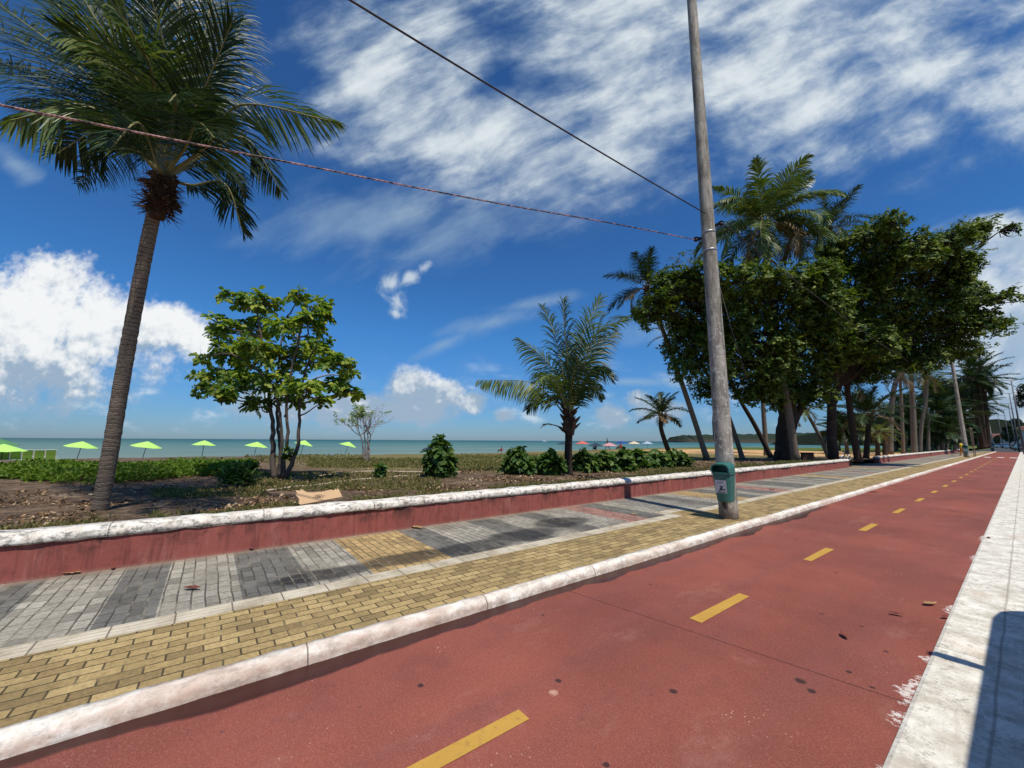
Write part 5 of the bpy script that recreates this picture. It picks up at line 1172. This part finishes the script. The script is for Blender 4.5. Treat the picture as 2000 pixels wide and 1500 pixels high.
for px, py, zc, R, tl, lab in [(162, 862, 33, 1.06, (-.13, .03), 'lime green beach umbrella just left of the big palm trunk, tilted'), (289, 862, 34.5, 1.10, (-.14, .05), 'lime green beach umbrella right of the big palm trunk, second along the line'),
        (400, 860, 38, 1.02, (-.05, -.02), 'lime green beach umbrella left of the almond tree, above the vines'), (503, 863, 41, 1.08, (-.12, .04), 'lime green beach umbrella just left of the almond stems'),
        (596, 860, 44, .98, (-.22, .06), 'lime green beach umbrella touching the right almond stem'), (682, 863, 47, 1.02, (-.24, .05), 'lime green beach umbrella left of the leafless little tree')]:
    umbrella(lab, W(px, py, zc), R, M_LIME, GL, tl, .47, 6)
umbrella('large lime green umbrella over the loungers at the left edge', W(8, 867, 27), 1.15, M_LIME, GL, (0, 0), .50, 8)
umbrella('dark-edged pale green umbrella cut by the left edge, behind the lounger umbrella', W(-10, 854, 30), 1.35, M_DKGREEN, None, (0, 0), .60, 8)
def lounger(label, px, zc):
    c = W(px, 893, zc); b = np.array([c[0], c[1], ground_z(c[0], c[1])]); t = empty('beach_chair', b, label, 'beach chair', 'green beach chairs in a row', R_(188))
    f = MB()
    for s in (-.27, .27):
        f.tube([(.62, s, .40), (-.10, s, .38), (-.46, s, 1.12)], .022, 6); f.tube([(.45, s, .39), (.35, s, 0)], .02, 6); f.tube([(-.15, s, .40), (-.30, s, 0)], .02, 6); f.tube([(.3, s, .60), (-.25, s, .62)], .022, 6)
    f.tube([(-.46, -.27, 1.12), (-.46, .27, 1.12)], .022, 6); f.build('frame', M_WHITE, t)
    a = MB(); a.raw([(-.10, -.25, .385), (-.10, .25, .385), (-.445, .25, 1.10), (-.445, -.25, 1.10), (-.12, -.25, .37), (-.12, .25, .37), (-.465, .25, 1.09), (-.465, -.25, 1.09)], [(0, 1, 2, 3), (7, 6, 5, 4), (0, 4, 5, 1), (2, 6, 7, 3), (1, 5, 6, 2), (0, 3, 7, 4)]); a.build('backrest', M_SLING, t)
    a = MB(); a.box((.26, 0, .385), (.70, .50, .012)); a.build('seat', M_SLING, t)
    a = MB(); a.box((-.47, 0, 1.09), (.035, .50, .07), 0, 0, -.45); a.build('headrest', M_DKGREEN, t); return t
for px, lab in ((8, 'green sling beach chair nearest the left edge'), (31, 'green sling beach chair, second from the left edge'), (54, 'green sling beach chair in the middle of the row'), (77, 'green sling beach chair, second from the right end of the row'), (99, 'green sling beach chair at the right end of the row, clear of the umbrella')):
    lounger(lab, px, 31.0)
GC = 'coloured beach umbrellas on the far sand'
for px, py, zc, R, m, lab in [(1137, 861, 55, 1.0, M_REDCLOTH, 'red beach umbrella just right of the young palm trunk'), (1164, 865, 52, 1.05, M_NAVY, 'dark navy beach umbrella between the red and the pink ones'),
        (1190, 864.5, 54, 1.05, M_PINKCLOTH, 'pink beach umbrella behind the walking bather'), (1214, 861, 62, 1.1, M_BLUECLOTH, 'blue beach umbrella above the seated bather'),
        (1238, 862, 70, 1.1, M_CREAM, 'cream beach umbrella right of the blue one'), (1264, 862, 72, 1.05, M_PALEBLUE, 'pale blue-grey beach umbrella, rightmost of the far ones')]:
    p = W(px, py, zc); umbrella(lab, p, R, m, GC, (0, 0), .42, 8, max(-.3, p[2]-2.1))
umbrella('dark beach umbrella mostly hidden by the tall narrow shrub', W(839, 872, 40), .9, M_NAVY, None, (0, 0), .35, 8, -.6)
umbrella('dark beach umbrella peeping out left of the young palm trunk', W(1099, 863, 60), .9, M_NAVY, None, (0, 0), .35, 8, -.2)

# ---- people
def person(label, loc, joints, rz=0.0, parts=(), sc=1.0, group=None, skin=None):
    """joints: name -> (x,y,z,r[,parent]); one skinned body, clothes as children"""
    me = bpy.data.meshes.new('person'); names = list(joints); V = [joints[n][:3] for n in names]
    E = [(names.index(joints[n][4]), i) for i, n in enumerate(names) if len(joints[n]) > 4]
    me.from_pydata(V, E, []); o = bpy.data.objects.new('person', me); COL.objects.link(o)
    o.modifiers.new('skin', 'SKIN'); sub = o.modifiers.new('sub', 'SUBSURF'); sub.levels = sub.render_levels = 1
    for i, n in enumerate(names): me.skin_vertices[0].data[i].radius = (joints[n][3],)*2; me.skin_vertices[0].data[i].use_root = (n == 'hip')
    bpy.context.view_layer.update(); dg = bpy.context.evaluated_depsgraph_get(); nm = bpy.data.meshes.new_from_object(o.evaluated_get(dg)); bpy.data.objects.remove(o)
    nm.materials.clear(); nm.materials.append(skin or M_SKIN)
    for m_, test in parts: nm.materials.append(m_)
    for p in nm.polygons:
        c = p.center; p.use_smooth = True
        for k, (m_, test) in enumerate(parts):
            if test(c): p.material_index = k+1
    ob = bpy.data.objects.new('person', nm); COL.objects.link(ob); ob.location = tuple(map(float, loc)); ob.rotation_euler = (0, 0, rz); ob.scale = (sc,)*3
    tag(ob, label, 'person', group)
    hx, hy, hz, hr = joints['head'][:4]; h = MB(); h.lathe([(.03, .05), (.088, .02), (.094, .06), (.075, .11), (.02, .135)], (hx, hy, hz), 12); h.build('hair', M_HAIR, ob, True); return ob
WALK = dict(hip=(0, 0, .92, .135), belly=(0, 0, 1.10, .125, 'hip'), chest=(0, .02, 1.32, .15, 'belly'), neck=(0, .03, 1.48, .055, 'chest'), head=(0, .06, 1.64, .10, 'neck'),
    sl=(-.19, .01, 1.40, .065, 'chest'), el=(-.27, -.08, 1.14, .045, 'sl'), hl=(-.25, .06, .92, .038, 'el'), sr=(.19, .01, 1.40, .065, 'chest'), er=(.26, .06, 1.14, .045, 'sr'), hr=(.22, .24, 1.02, .038, 'er'),
    tl=(-.10, .0, .86, .095, 'hip'), kl=(-.11, .22, .50, .065, 'tl'), al=(-.11, .28, .10, .042, 'kl'), fl=(-.11, .42, .05, .035, 'al'), tr=(.10, 0, .86, .095, 'hip'), kr=(.11, -.08, .50, .065, 'tr'), ar=(.11, -.38, .16, .042, 'kr'), fr=(.11, -.30, .03, .035, 'ar'))
SIT = dict(hip=(0, 0, .14, .14), belly=(0, -.03, .32, .13, 'hip'), chest=(0, 0, .52, .15, 'belly'), neck=(0, .05, .68, .055, 'chest'), head=(0, .08, .83, .10, 'neck'),
    sl=(-.19, .0, .60, .06, 'chest'), el=(-.27, .10, .38, .045, 'sl'), hl=(-.16, .34, .42, .038, 'el'), sr=(.19, 0, .60, .06, 'chest'), er=(.27, .10, .38, .045, 'sr'), hr=(.16, .34, .42, .038, 'er'),
    tl=(-.11, .08, .13, .09, 'hip'), kl=(-.16, .42, .40, .065, 'tl'), al=(-.14, .66, .08, .042, 'kl'), fl=(-.14, .80, .04, .035, 'al'), tr=(.11, .08, .13, .09, 'hip'), kr=(.16, .42, .40, .065, 'tr'), ar=(.14, .66, .08, .042, 'kr'), fr=(.14, .80, .04, .035, 'ar'))
shorts = lambda c: .55 < c.z < 1.0
shirt = lambda c: 1.0 <= c.z < 1.47 and abs(c.x) < .24
p = W(1187, 880, 56); p[2] = 1.6-(880-861)/760*56+.05
person('person in dark clothes walking left along the beach', p, WALK, R_(115), [(M_DARKCLOTH, shorts), (M_DARKCLOTH, shirt)])
def bather(label, px, py, zc, m, rz): q = W(px, py, zc); person(label, q, SIT, rz, [(m, lambda c: c.z < .62 and abs(c.x) < .24 and c.y < .2)])
bather('person in red sitting on the sand under the blue umbrella', 1213, 878, 52, M_REDSHIRT, R_(100))
bather('person in dark swimwear sitting on the sand below the navy umbrella', 1163, 879, 52, M_DARKCLOTH, R_(60))
bather('small person in a red top sitting at the grass edge by the water', 980, 883, 62, M_REDSHIRT, R_(120))
q = G(1881, 892, .08); STAND = dict(WALK); STAND.update(al=(-.11, .12, .10, .042, 'kl'), fl=(-.11, .26, .05, .035, 'al'), kl=(-.11, .10, .50, .065, 'tl'), kr=(.11, .02, .50, .065, 'tr'), ar=(.11, -.08, .10, .042, 'kr'), fr=(.11, .06, .04, .035, 'ar'),
    hl=(-.22, .30, 1.05, .038, 'el'), el=(-.27, .04, 1.16, .045, 'sl'))
person('person in a yellow top and orange trousers standing left of the second pole', G(1881, 891.5, .08), STAND, R_(60), [(M_ORANGE, lambda c: .12 < c.z < 1.0), (M_YELSHIRT, shirt)], 1.0)

# ------------------------------------------------------------------ odds and ends on the ground
def cardboard():
    a, b = G(584, 988, .58), G(669, 974, .58); L = np.linalg.norm((b-a)[:2]); t = empty('cardboard_sheet', ((a+b)/2+np.array([-.03, 0, .03])), 'torn piece of tan cardboard with a dark printed mark, leaning on the coping', 'cardboard', None, math.atan2(b[1]-a[1], b[0]-a[0]))
    out = [(-.5, 0), (-.47, -.02), (.5, 0), (.5, .12), (.475, .155), (.44, .12), (.42, .15), (.38, .125), (.30, .145), (.10, .13), (-.10, .135), (-.24, .15), (-.31, .19), (-.345, .215), (-.365, .19), (-.46, .205), (-.455, .15), (-.50, .14), (-.47, .10), (-.455, .06)]
    V = [(x*L, .0+z*1.1*.62, z*1.1*.85) for x, z in out]; n = len(V); V += [(x, y+.006, z-.004) for x, y, z in V]
    F = [tuple(range(n)), tuple(range(2*n-1, n-1, -1))]+[(i, n+i, n+(i+1) % n, (i+1) % n) for i in range(n)]
    o = mesh('sheet', V, F, M_CARD, t)
    mb = MB(); f = lambda x, z: (x*L, z*1.1*.62-.003, z*1.1*.85+.003)
    def blk(x0, x1, z0, z1): mb.raw([f(x0, z0), f(x1, z0), f(x1, z1), f(x0, z1)], [(0, 1, 2, 3)])
    blk(-.115, -.10, .035, .085); blk(.03, .045, .035, .085); blk(-.085, .015, .078, .085); blk(-.17, -.135, .055, .062); blk(.065, .10, .055, .062)
    for x in (-.085, -.06, -.035, -.01): blk(x, x+.016, .035, .068)
    mb.build('print', M_CARDINK, o)
cardboard()
def ground_tube(name, label, pxs, r, m, cat):
    P = []
    for x, y in pxs: g = G(x, y, .47); g[2] = ground_z(g[0], g[1])+r*.8; P.append(g)
    P = spline(P, 60); P[:, 2] = [ground_z(x, y)+r*.7 for x, y in P[:, :2]]; mb = MB(); mb.tube(P, r, 7); tag(mb.build(name, m, None, True), label, cat)
ground_tube('hose', 'pale hose lying across the dirt toward the tall narrow shrub', [(520, 962), (600, 951), (680, 942), (760, 935), (838, 930), (900, 925)], .022, M_PIPE, 'hose')
ground_tube('hose', 'fainter pale hose farther back on the dirt, behind the sapling', [(575, 934), (640, 930), (700, 925), (770, 923), (835, 923)], .018, M_PIPE, 'hose')
def leaf_obj(label, px, py, z, L, rz, m, seed, group='large dry leaves blown onto the paving'):
    r = random.Random(seed); g = G(px, py, z); n = 9; V = []; F = []
    for i in range(n):
        u = i/(n-1); w_ = L*.20*math.sin(math.pi*u**.8)**.8+.002; zz = .05*L*4*(u-.5)**2+.012+r.uniform(0, .006)
        for s, lift in ((-1, .35), (0, 0), (1, .35)): V.append(((u-.5)*L, s*w_*(.8 if s < 0 else 1), zz+abs(s)*w_*lift*r.uniform(.4, 1.4)))
    for i in range(n-1):
        for j in (0, 1): F.append((i*3+j, i*3+j+1, i*3+j+4, i*3+j+3))
    o = mesh('dry_leaf', V, F, m, None, True); o.location = tuple(map(float, g)); o.rotation_euler = (0, 0, rz); md = o.modifiers.new('thickness', 'SOLIDIFY'); md.thickness = .003
    tag(o, label, 'leaf', group)
for i, q in enumerate([('curled brown leaf lying on the light grey pavers near the left edge', 375, 1152, .084, .17, .9, M_DRYLEAF), ('crumpled red-brown leaf at the wall foot above the dark paver band', 487, 1073, .084, .22, .3, M_DRYLEAF), ('tan and brown leaf at the wall foot near the left edge', 138, 1122, .084, .18, 1.3, M_TANLEAF),
        ('small brown leaf at the wall foot right of the tan one', 220, 1112, .084, .10, .2, M_DRYLEAF), ('pale tan leaf on the pavers right of the yellow band', 815, 1032, .084, .24, .5, M_TANLEAF), ('tan leaf on the pavers near the pole shadow', 1237, 1006, .084, .17, .7, M_TANLEAF),
        ('large curled reddish leaf on the bike path near the white strip', 1818, 1182, .004, .15, 1.1, M_TANLEAF), ('brown leaf on the bike path left of the large reddish one', 1752, 1202, .004, .11, .4, M_DRYLEAF), ('curled dark leaf in the middle of the bike path', 1650, 1244, .004, .11, 2.2, M_DRYLEAF),
        ('dark leaf on the bike path against the white strip', 1932, 1052, .004, .11, 1.5, M_DRYLEAF), ('small dark leaf against the white strip, nearest the minibus mirror shadow', 1848, 1208, .004, .08, 1.2, M_DRYLEAF), ('brown leaf on the pavers beyond the concrete pole', 1520, 932, .084, .25, .4, M_DRYLEAF), ('brown leaf on the pavers right of the bin', 1508, 957, .084, .22, 1.0, M_DRYLEAF),
        ('dark leaf in the gutter beyond the concrete pole', 1705, 962, .004, .26, .3, M_DRYLEAF), ('pale scrap of leaf lying on the bike path beyond the pole', 1748, 957, .004, .18, .6, M_TANLEAF)]): leaf_obj(*q, i)
def brown_box():
    c = W(1577, 893, 25); b = np.array([c[0], c[1], ground_z(c[0], c[1])]); t = empty('storage_box', b, 'reddish brown box with a dark lid on the sand beside the massive trunk', 'box', None, .5)
    m = MB(); m.box((0, 0, .26), (.62, .45, .44), bev=.03); m.build('body', M_BROWNBOX, t); m = MB(); m.box((0, 0, .52), (.68, .50, .08), bev=.02); m.build('lid', M_DARKCLOTH, t)
    m = MB(); m.tube([(-.2, -.235, .38), (-.1, -.27, .38), (.1, -.27, .38), (.2, -.235, .38)], .012, 6); m.build('handle', M_BLACK, t)
brown_box()
def bicycle():
    t = empty('bicycle', (-7.0, 32.2, .08), 'dark bicycle with white mudguards standing at the end of the near wall', 'bicycle', None, R_(85)); 
    for x in (-.52, .52):
        w_ = MB(); a = np.linspace(0, 2*math.pi, 25); w_.tube([(x+.33*math.cos(q), 0, .33+.33*math.sin(q)) for q in a], .02, 6, False); wo_ = w_.build('wheel', M_TYRE, t)
        s = MB()
        for q in a[::3]: s.tube([(x, 0, .33), (x+.32*math.cos(q), 0, .33+.32*math.sin(q))], .003, 3)
        s.build('spokes', M_STEEL, wo_)
        g = MB(); g.tube([(x+.37*math.cos(q), 0, .33+.37*math.sin(q)) for q in np.linspace(.3, 2.6, 10)], .03, 6); g.build('mudguard', M_WHITE, t)
    f = MB(); B, H, S, Wl, Wr = (-.08, 0, .30), (.36, 0, .80), (-.20, 0, .78), (.52, 0, .33), (-.52, 0, .33)
    for a, b in ((B, H), (S, H), (B, S), (S, Wr), (B, Wr), (H, Wl)): f.tube([a, b], .018, 6)
    f.tube([H, (.34, 0, .98)], .015, 6); f.tube([S, (-.23, 0, .92)], .014, 6); f.build('frame', M_DARKCLOTH, t)
    m = MB(); m.box((-.24, 0, .94), (.26, .14, .05), bev=.015); m.build('saddle', M_BLACK, t); m = MB(); m.tube([(.26, -.28, 1.0), (.36, -.1, 1.0), (.36, .1, 1.0), (.26, .28, 1.0)], .013, 6); m.build('handlebar', M_STEEL, t)
bicycle()
def post_frame():
    b = G(1906, 890, .08); t = empty('post_frame', (-4.15, 69, .08), 'thin wooden post frame standing right of the second pole', 'frame')
    t.location = tuple(G(1903, 892, .08))
    for y in (0, 2.4):
        m = MB(); m.box((0, y, 1.6), (.07, .07, 3.3)); m.build('post', M_WOOD, t)
    m = MB(); m.box((0, 1.2, 3.20), (.09, 3.2, .10)); m.build('crossbar', M_WOOD, t); m = MB(); m.box((0, 1.2, 1.0), (.06, 2.28, .12)); m.build('rail', M_WOOD, t)
post_frame()
def small_boat():
    c = W(1063, 861, 900); t = empty('boat', (c[0], c[1], -1.0), 'tiny white boat on the horizon left of the young palm', 'boat', None, .4)
    m = MB(); m.raw([(-5, -1.3, 0), (4, -1.3, 0), (6.5, 0, .2), (4, 1.3, 0), (-5, 1.3, 0), (-5, -1.6, 1.6), (4.5, -1.6, 1.7), (7.5, 0, 2.1), (4.5, 1.6, 1.7), (-5, 1.6, 1.6)], [(0, 1, 6, 5), (1, 2, 7, 6), (2, 3, 8, 7), (3, 4, 9, 8), (4, 0, 5, 9), (5, 6, 7, 8, 9)]); m.build('hull', M_WHITE, t)
    m = MB(); m.box((-.5, 0, 2.5), (3.4, 2.0, 1.7), bev=.15); m.build('cabin', M_WHITE, t)
small_boat()

# ------------------------------------------------------------------ the road end: lamps, houses, cars
def street_lamp(label, px, top, zc):
    c = W(px, top, zc); h = c[2]; t = empty('street_lamp', (c[0], c[1], 0), label, 'street lamp', 'double street lamps receding along the road')
    m = MB(); m.tube([(0, 0, -.1), (0, 0, h*.5), (0, 0, h)], [.13, .10, .07], 10); m.build('post', M_LAMPPOST, t, True)
    for s in (-1, 1):
        m = MB(); m.tube([(0, 0, h-.1), (s*.6, 0, h+.08), (s*1.1, 0, h+.14)], [.045, .04, .035], 6); a = m.build('arm', M_LAMPPOST, t)
        m = MB(); m.box((s*1.5, 0, h+.15), (.95, .30, .10), bev=.03); m.build('lamp_head', M_LAMPPOST, a)
for px, top, zc, lab in [(1975, 743, 58, 'nearest and tallest double street lamp'), (1971, 768, 76, 'second double street lamp down the road'), (1969, 788, 98, 'third double street lamp down the road'), (1960, 800, 118, 'fourth double street lamp, left of the others'), (1949, 812, 160, 'farthest tiny double street lamp')]: street_lamp(lab, px, top, zc)
def house(label, px, zc, w_, d, h, m, rz=.2, floors=1):
    c = W(px, 866, zc); t = empty('house', (c[0], c[1], 0), label, 'house', None, rz)
    b = MB(); b.box((0, 0, h/2), (w_, d, h)); b.build('wall', m, t)
    r = MB(); o = .5; r.raw([(-w_/2-o, -d/2-o, h), (w_/2+o, -d/2-o, h), (w_/2+o, d/2+o, h), (-w_/2-o, d/2+o, h), (-w_/4, 0, h+1.9), (w_/4, 0, h+1.9)], [(3, 2, 1, 0), (0, 1, 5, 4), (1, 2, 5), (2, 3, 4, 5), (3, 0, 4)]); r.build('roof', M_ROOF, t)
    for f in range(floors):
        for k in range(4):
            x = -w_/2+w_*(k+.5)/4; q = MB(); q.box((x, -d/2-.03, 1.5+3*f), (1.3, .10, 1.2)); wn = q.build('window', M_WHITE, t); q = MB(); q.box((x, -d/2-.09, 1.5+3*f), (1.1, .04, 1.0)); q.build('pane', M_GLASS, wn)
    q = MB(); q.box((w_*.1, -d/2-.04, 1.05), (1.0, .08, 2.1)); q.build('door', M_WOOD, t)
house('pale house with a red roof at the right edge, the largest of the far houses', 2012, 165, 13, 9, 7.0, M_HOUSE, R_(62), 2)
house('grey low house under the dark roadside tree', 1972, 185, 12, 9, 4.0, M_HOUSE2, R_(60))
house('small pale house seen between the third pole and the round dark tree', 1944, 200, 9, 8, 4.6, M_HOUSE, R_(58))
house('cream house up the slope behind the others', 1950, 290, 14, 9, 6, M_HOUSE, R_(55), 2)
house('small white-walled house high on the wooded slope', 1976, 300, 9, 8, 9, M_HOUSE, R_(55), 2)
def car(label, loc, rz, m, sc=1.0, group='cars at the far end of the road'):
    t = empty('parked_car', loc, label, 'car', group, rz); t.scale = (sc,)*3
    sec = [(-2.1, .35, .75, .78), (-2.05, .30, .92, .84), (-1.2, .25, .96, .86), (.9, .25, .94, .86), (1.9, .28, .78, .82), (2.1, .36, .62, .74)]
    V = []; F = []
    for x, z0, z1, w_ in sec: V += [(x, -w_, z0), (x, -w_*1.02, (z0+z1)/2), (x, -w_*.95, z1), (x, w_*.95, z1), (x, w_*1.02, (z0+z1)/2), (x, w_, z0)]
    k = 6
    for i in range(len(sec)-1): F += [(i*k+j, i*k+(j+1) % k, (i+1)*k+(j+1) % k, (i+1)*k+j) for j in range(k)]
    F += [tuple(range(k-1, -1, -1)), tuple((len(sec)-1)*k+j for j in range(k))]; b = MB(); b.raw(V, F); b.build('body', m, t)
    g = MB(); A = [(-1.75, .93), (-1.15, 1.40), (.15, 1.42), (1.0, .93)]; V = [(x, -.74 if z < 1 else -.60, z) for x, z in A]+[(x, .74 if z < 1 else .60, z) for x, z in A]
    g.raw(V, [(0, 1, 2, 3), (7, 6, 5, 4), (0, 4, 5, 1), (2, 6, 7, 3)]); g.build('window', M_GLASS, t); r_ = MB(); r_.box((-.5, 0, 1.43), (1.32, 1.20, .05), bev=.015); r_.build('roof', m, t)
    for x in (-1.3, 1.3):
        for s in (-1, 1):
            w_ = MB(); w_.tube([(x, s*.66, .32), (x, s*.86, .32)], .32, 14); wo_ = w_.build('wheel', M_TYRE, t); q = MB(); q.tube([(x, s*.85, .32), (x, s*.875, .32)], .19, 10); q.build('rim', M_STEEL, wo_)
    for s in (-.6, .6):
        q = MB(); q.box((2.04, s, .60), (.10, .34, .13)); q.build('headlight', M_WHITE, t)
    return t
for px, zc, m, lab, rz in [(1996, 84, M_CARDARK, 'dark car nearest the right edge at the end of the road', -80), (1986, 100, M_CARDARK, 'dark car second from the right edge at the end of the road', -85), (1976, 118, M_CARWHITE, 'pale car in front of the grey low house', -70), (1959, 135, M_CARWHITE, 'small white car left of the round dark tree', -60), (1968, 128, M_CARDARK, 'dark car between the two pale cars', -70)]:
    c = W(px, 875, zc); car(lab, (c[0], c[1], 0), R_(rz), m)

# the minibus parked beside the white strip: out of the picture, its shadow falls on the concrete
def minibus(loc, label):
    t = empty('minibus', loc, label, 'minibus', 'minibuses parked beside the white strip')
    prof = [(.0, .35), (.0, 1.0), (.10, 1.15), (.55, 1.95), (.75, 2.16), (1.0, 2.22), (4.7, 2.22), (4.9, 2.12), (4.95, .35)]          # y back from the nose, z
    V = []; F = []; n = len(prof)
    for x, ins in ((0, 1), (.06, 0), (1.74, 0), (1.8, 1)):
        for y, z in prof: V.append((x, -(y+(.07 if ins and y < 2 else -.07 if ins else 0)), z-(.10 if ins and z > 2 else 0)))
    for i in range(3): F += [(i*n+j, i*n+(j+1) % n, (i+1)*n+(j+1) % n, (i+1)*n+j) for j in range(n)]
    F += [tuple(range(n)), tuple(3*n+j for j in range(n-1, -1, -1))]; b = MB(); b.raw(V, F); b.build('body', M_CARWHITE, t)
    for y0, y1 in ((.95, 1.75), (1.9, 3.2), (3.35, 4.7)):
        for x, s in ((-.006, 1), (1.806, -1)):
            q = MB(); q.box((x, -(y0+y1)/2, 1.62), (.012, y1-y0, .62)); q.build('window', M_GLASS, t)
    q = MB(); q.raw([(.14, -.14, 1.18), (1.66, -.14, 1.18), (1.62, -.54, 1.90), (.18, -.54, 1.90)], [(0, 1, 2, 3)]); ws = q.build('windscreen', M_GLASS, t); ws.location = (0, .02, .01)
    for y in (.95, 3.9):
        for x in (.10, 1.70):
            w_ = MB(); w_.tube([(x-.11, -y, .34), (x+.11, -y, .34)], .34, 20); wo_ = w_.build('wheel', M_TYRE, t); q = MB(); q.tube([(x-.12, -y, .34), (x+.12, -y, .34)], .20, 14); q.build('rim', M_STEEL, wo_)
    q = MB(); q.tube([(.02, -2.33, 2.00), (-.10, -2.32, 2.02), (-.28, -2.31, 2.02)], .035, 6); q.box((-.22, -2.31, 1.95), (.20, .09, .20), bev=.02); mo = q.build('mirror', M_BLACK, t)
    for x in (.25, 1.55):
        q = MB(); q.box((x, .005, .82), (.30, .05, .18), bev=.02); q.build('headlight', M_WHITE, t)
    q = MB(); q.box((.9, .01, .45), (1.7, .08, .18), bev=.03); q.build('bumper', M_BLACK, t); return t
minibus((.82, 6.6, -.02), 'white minibus parked close beside the white concrete strip')
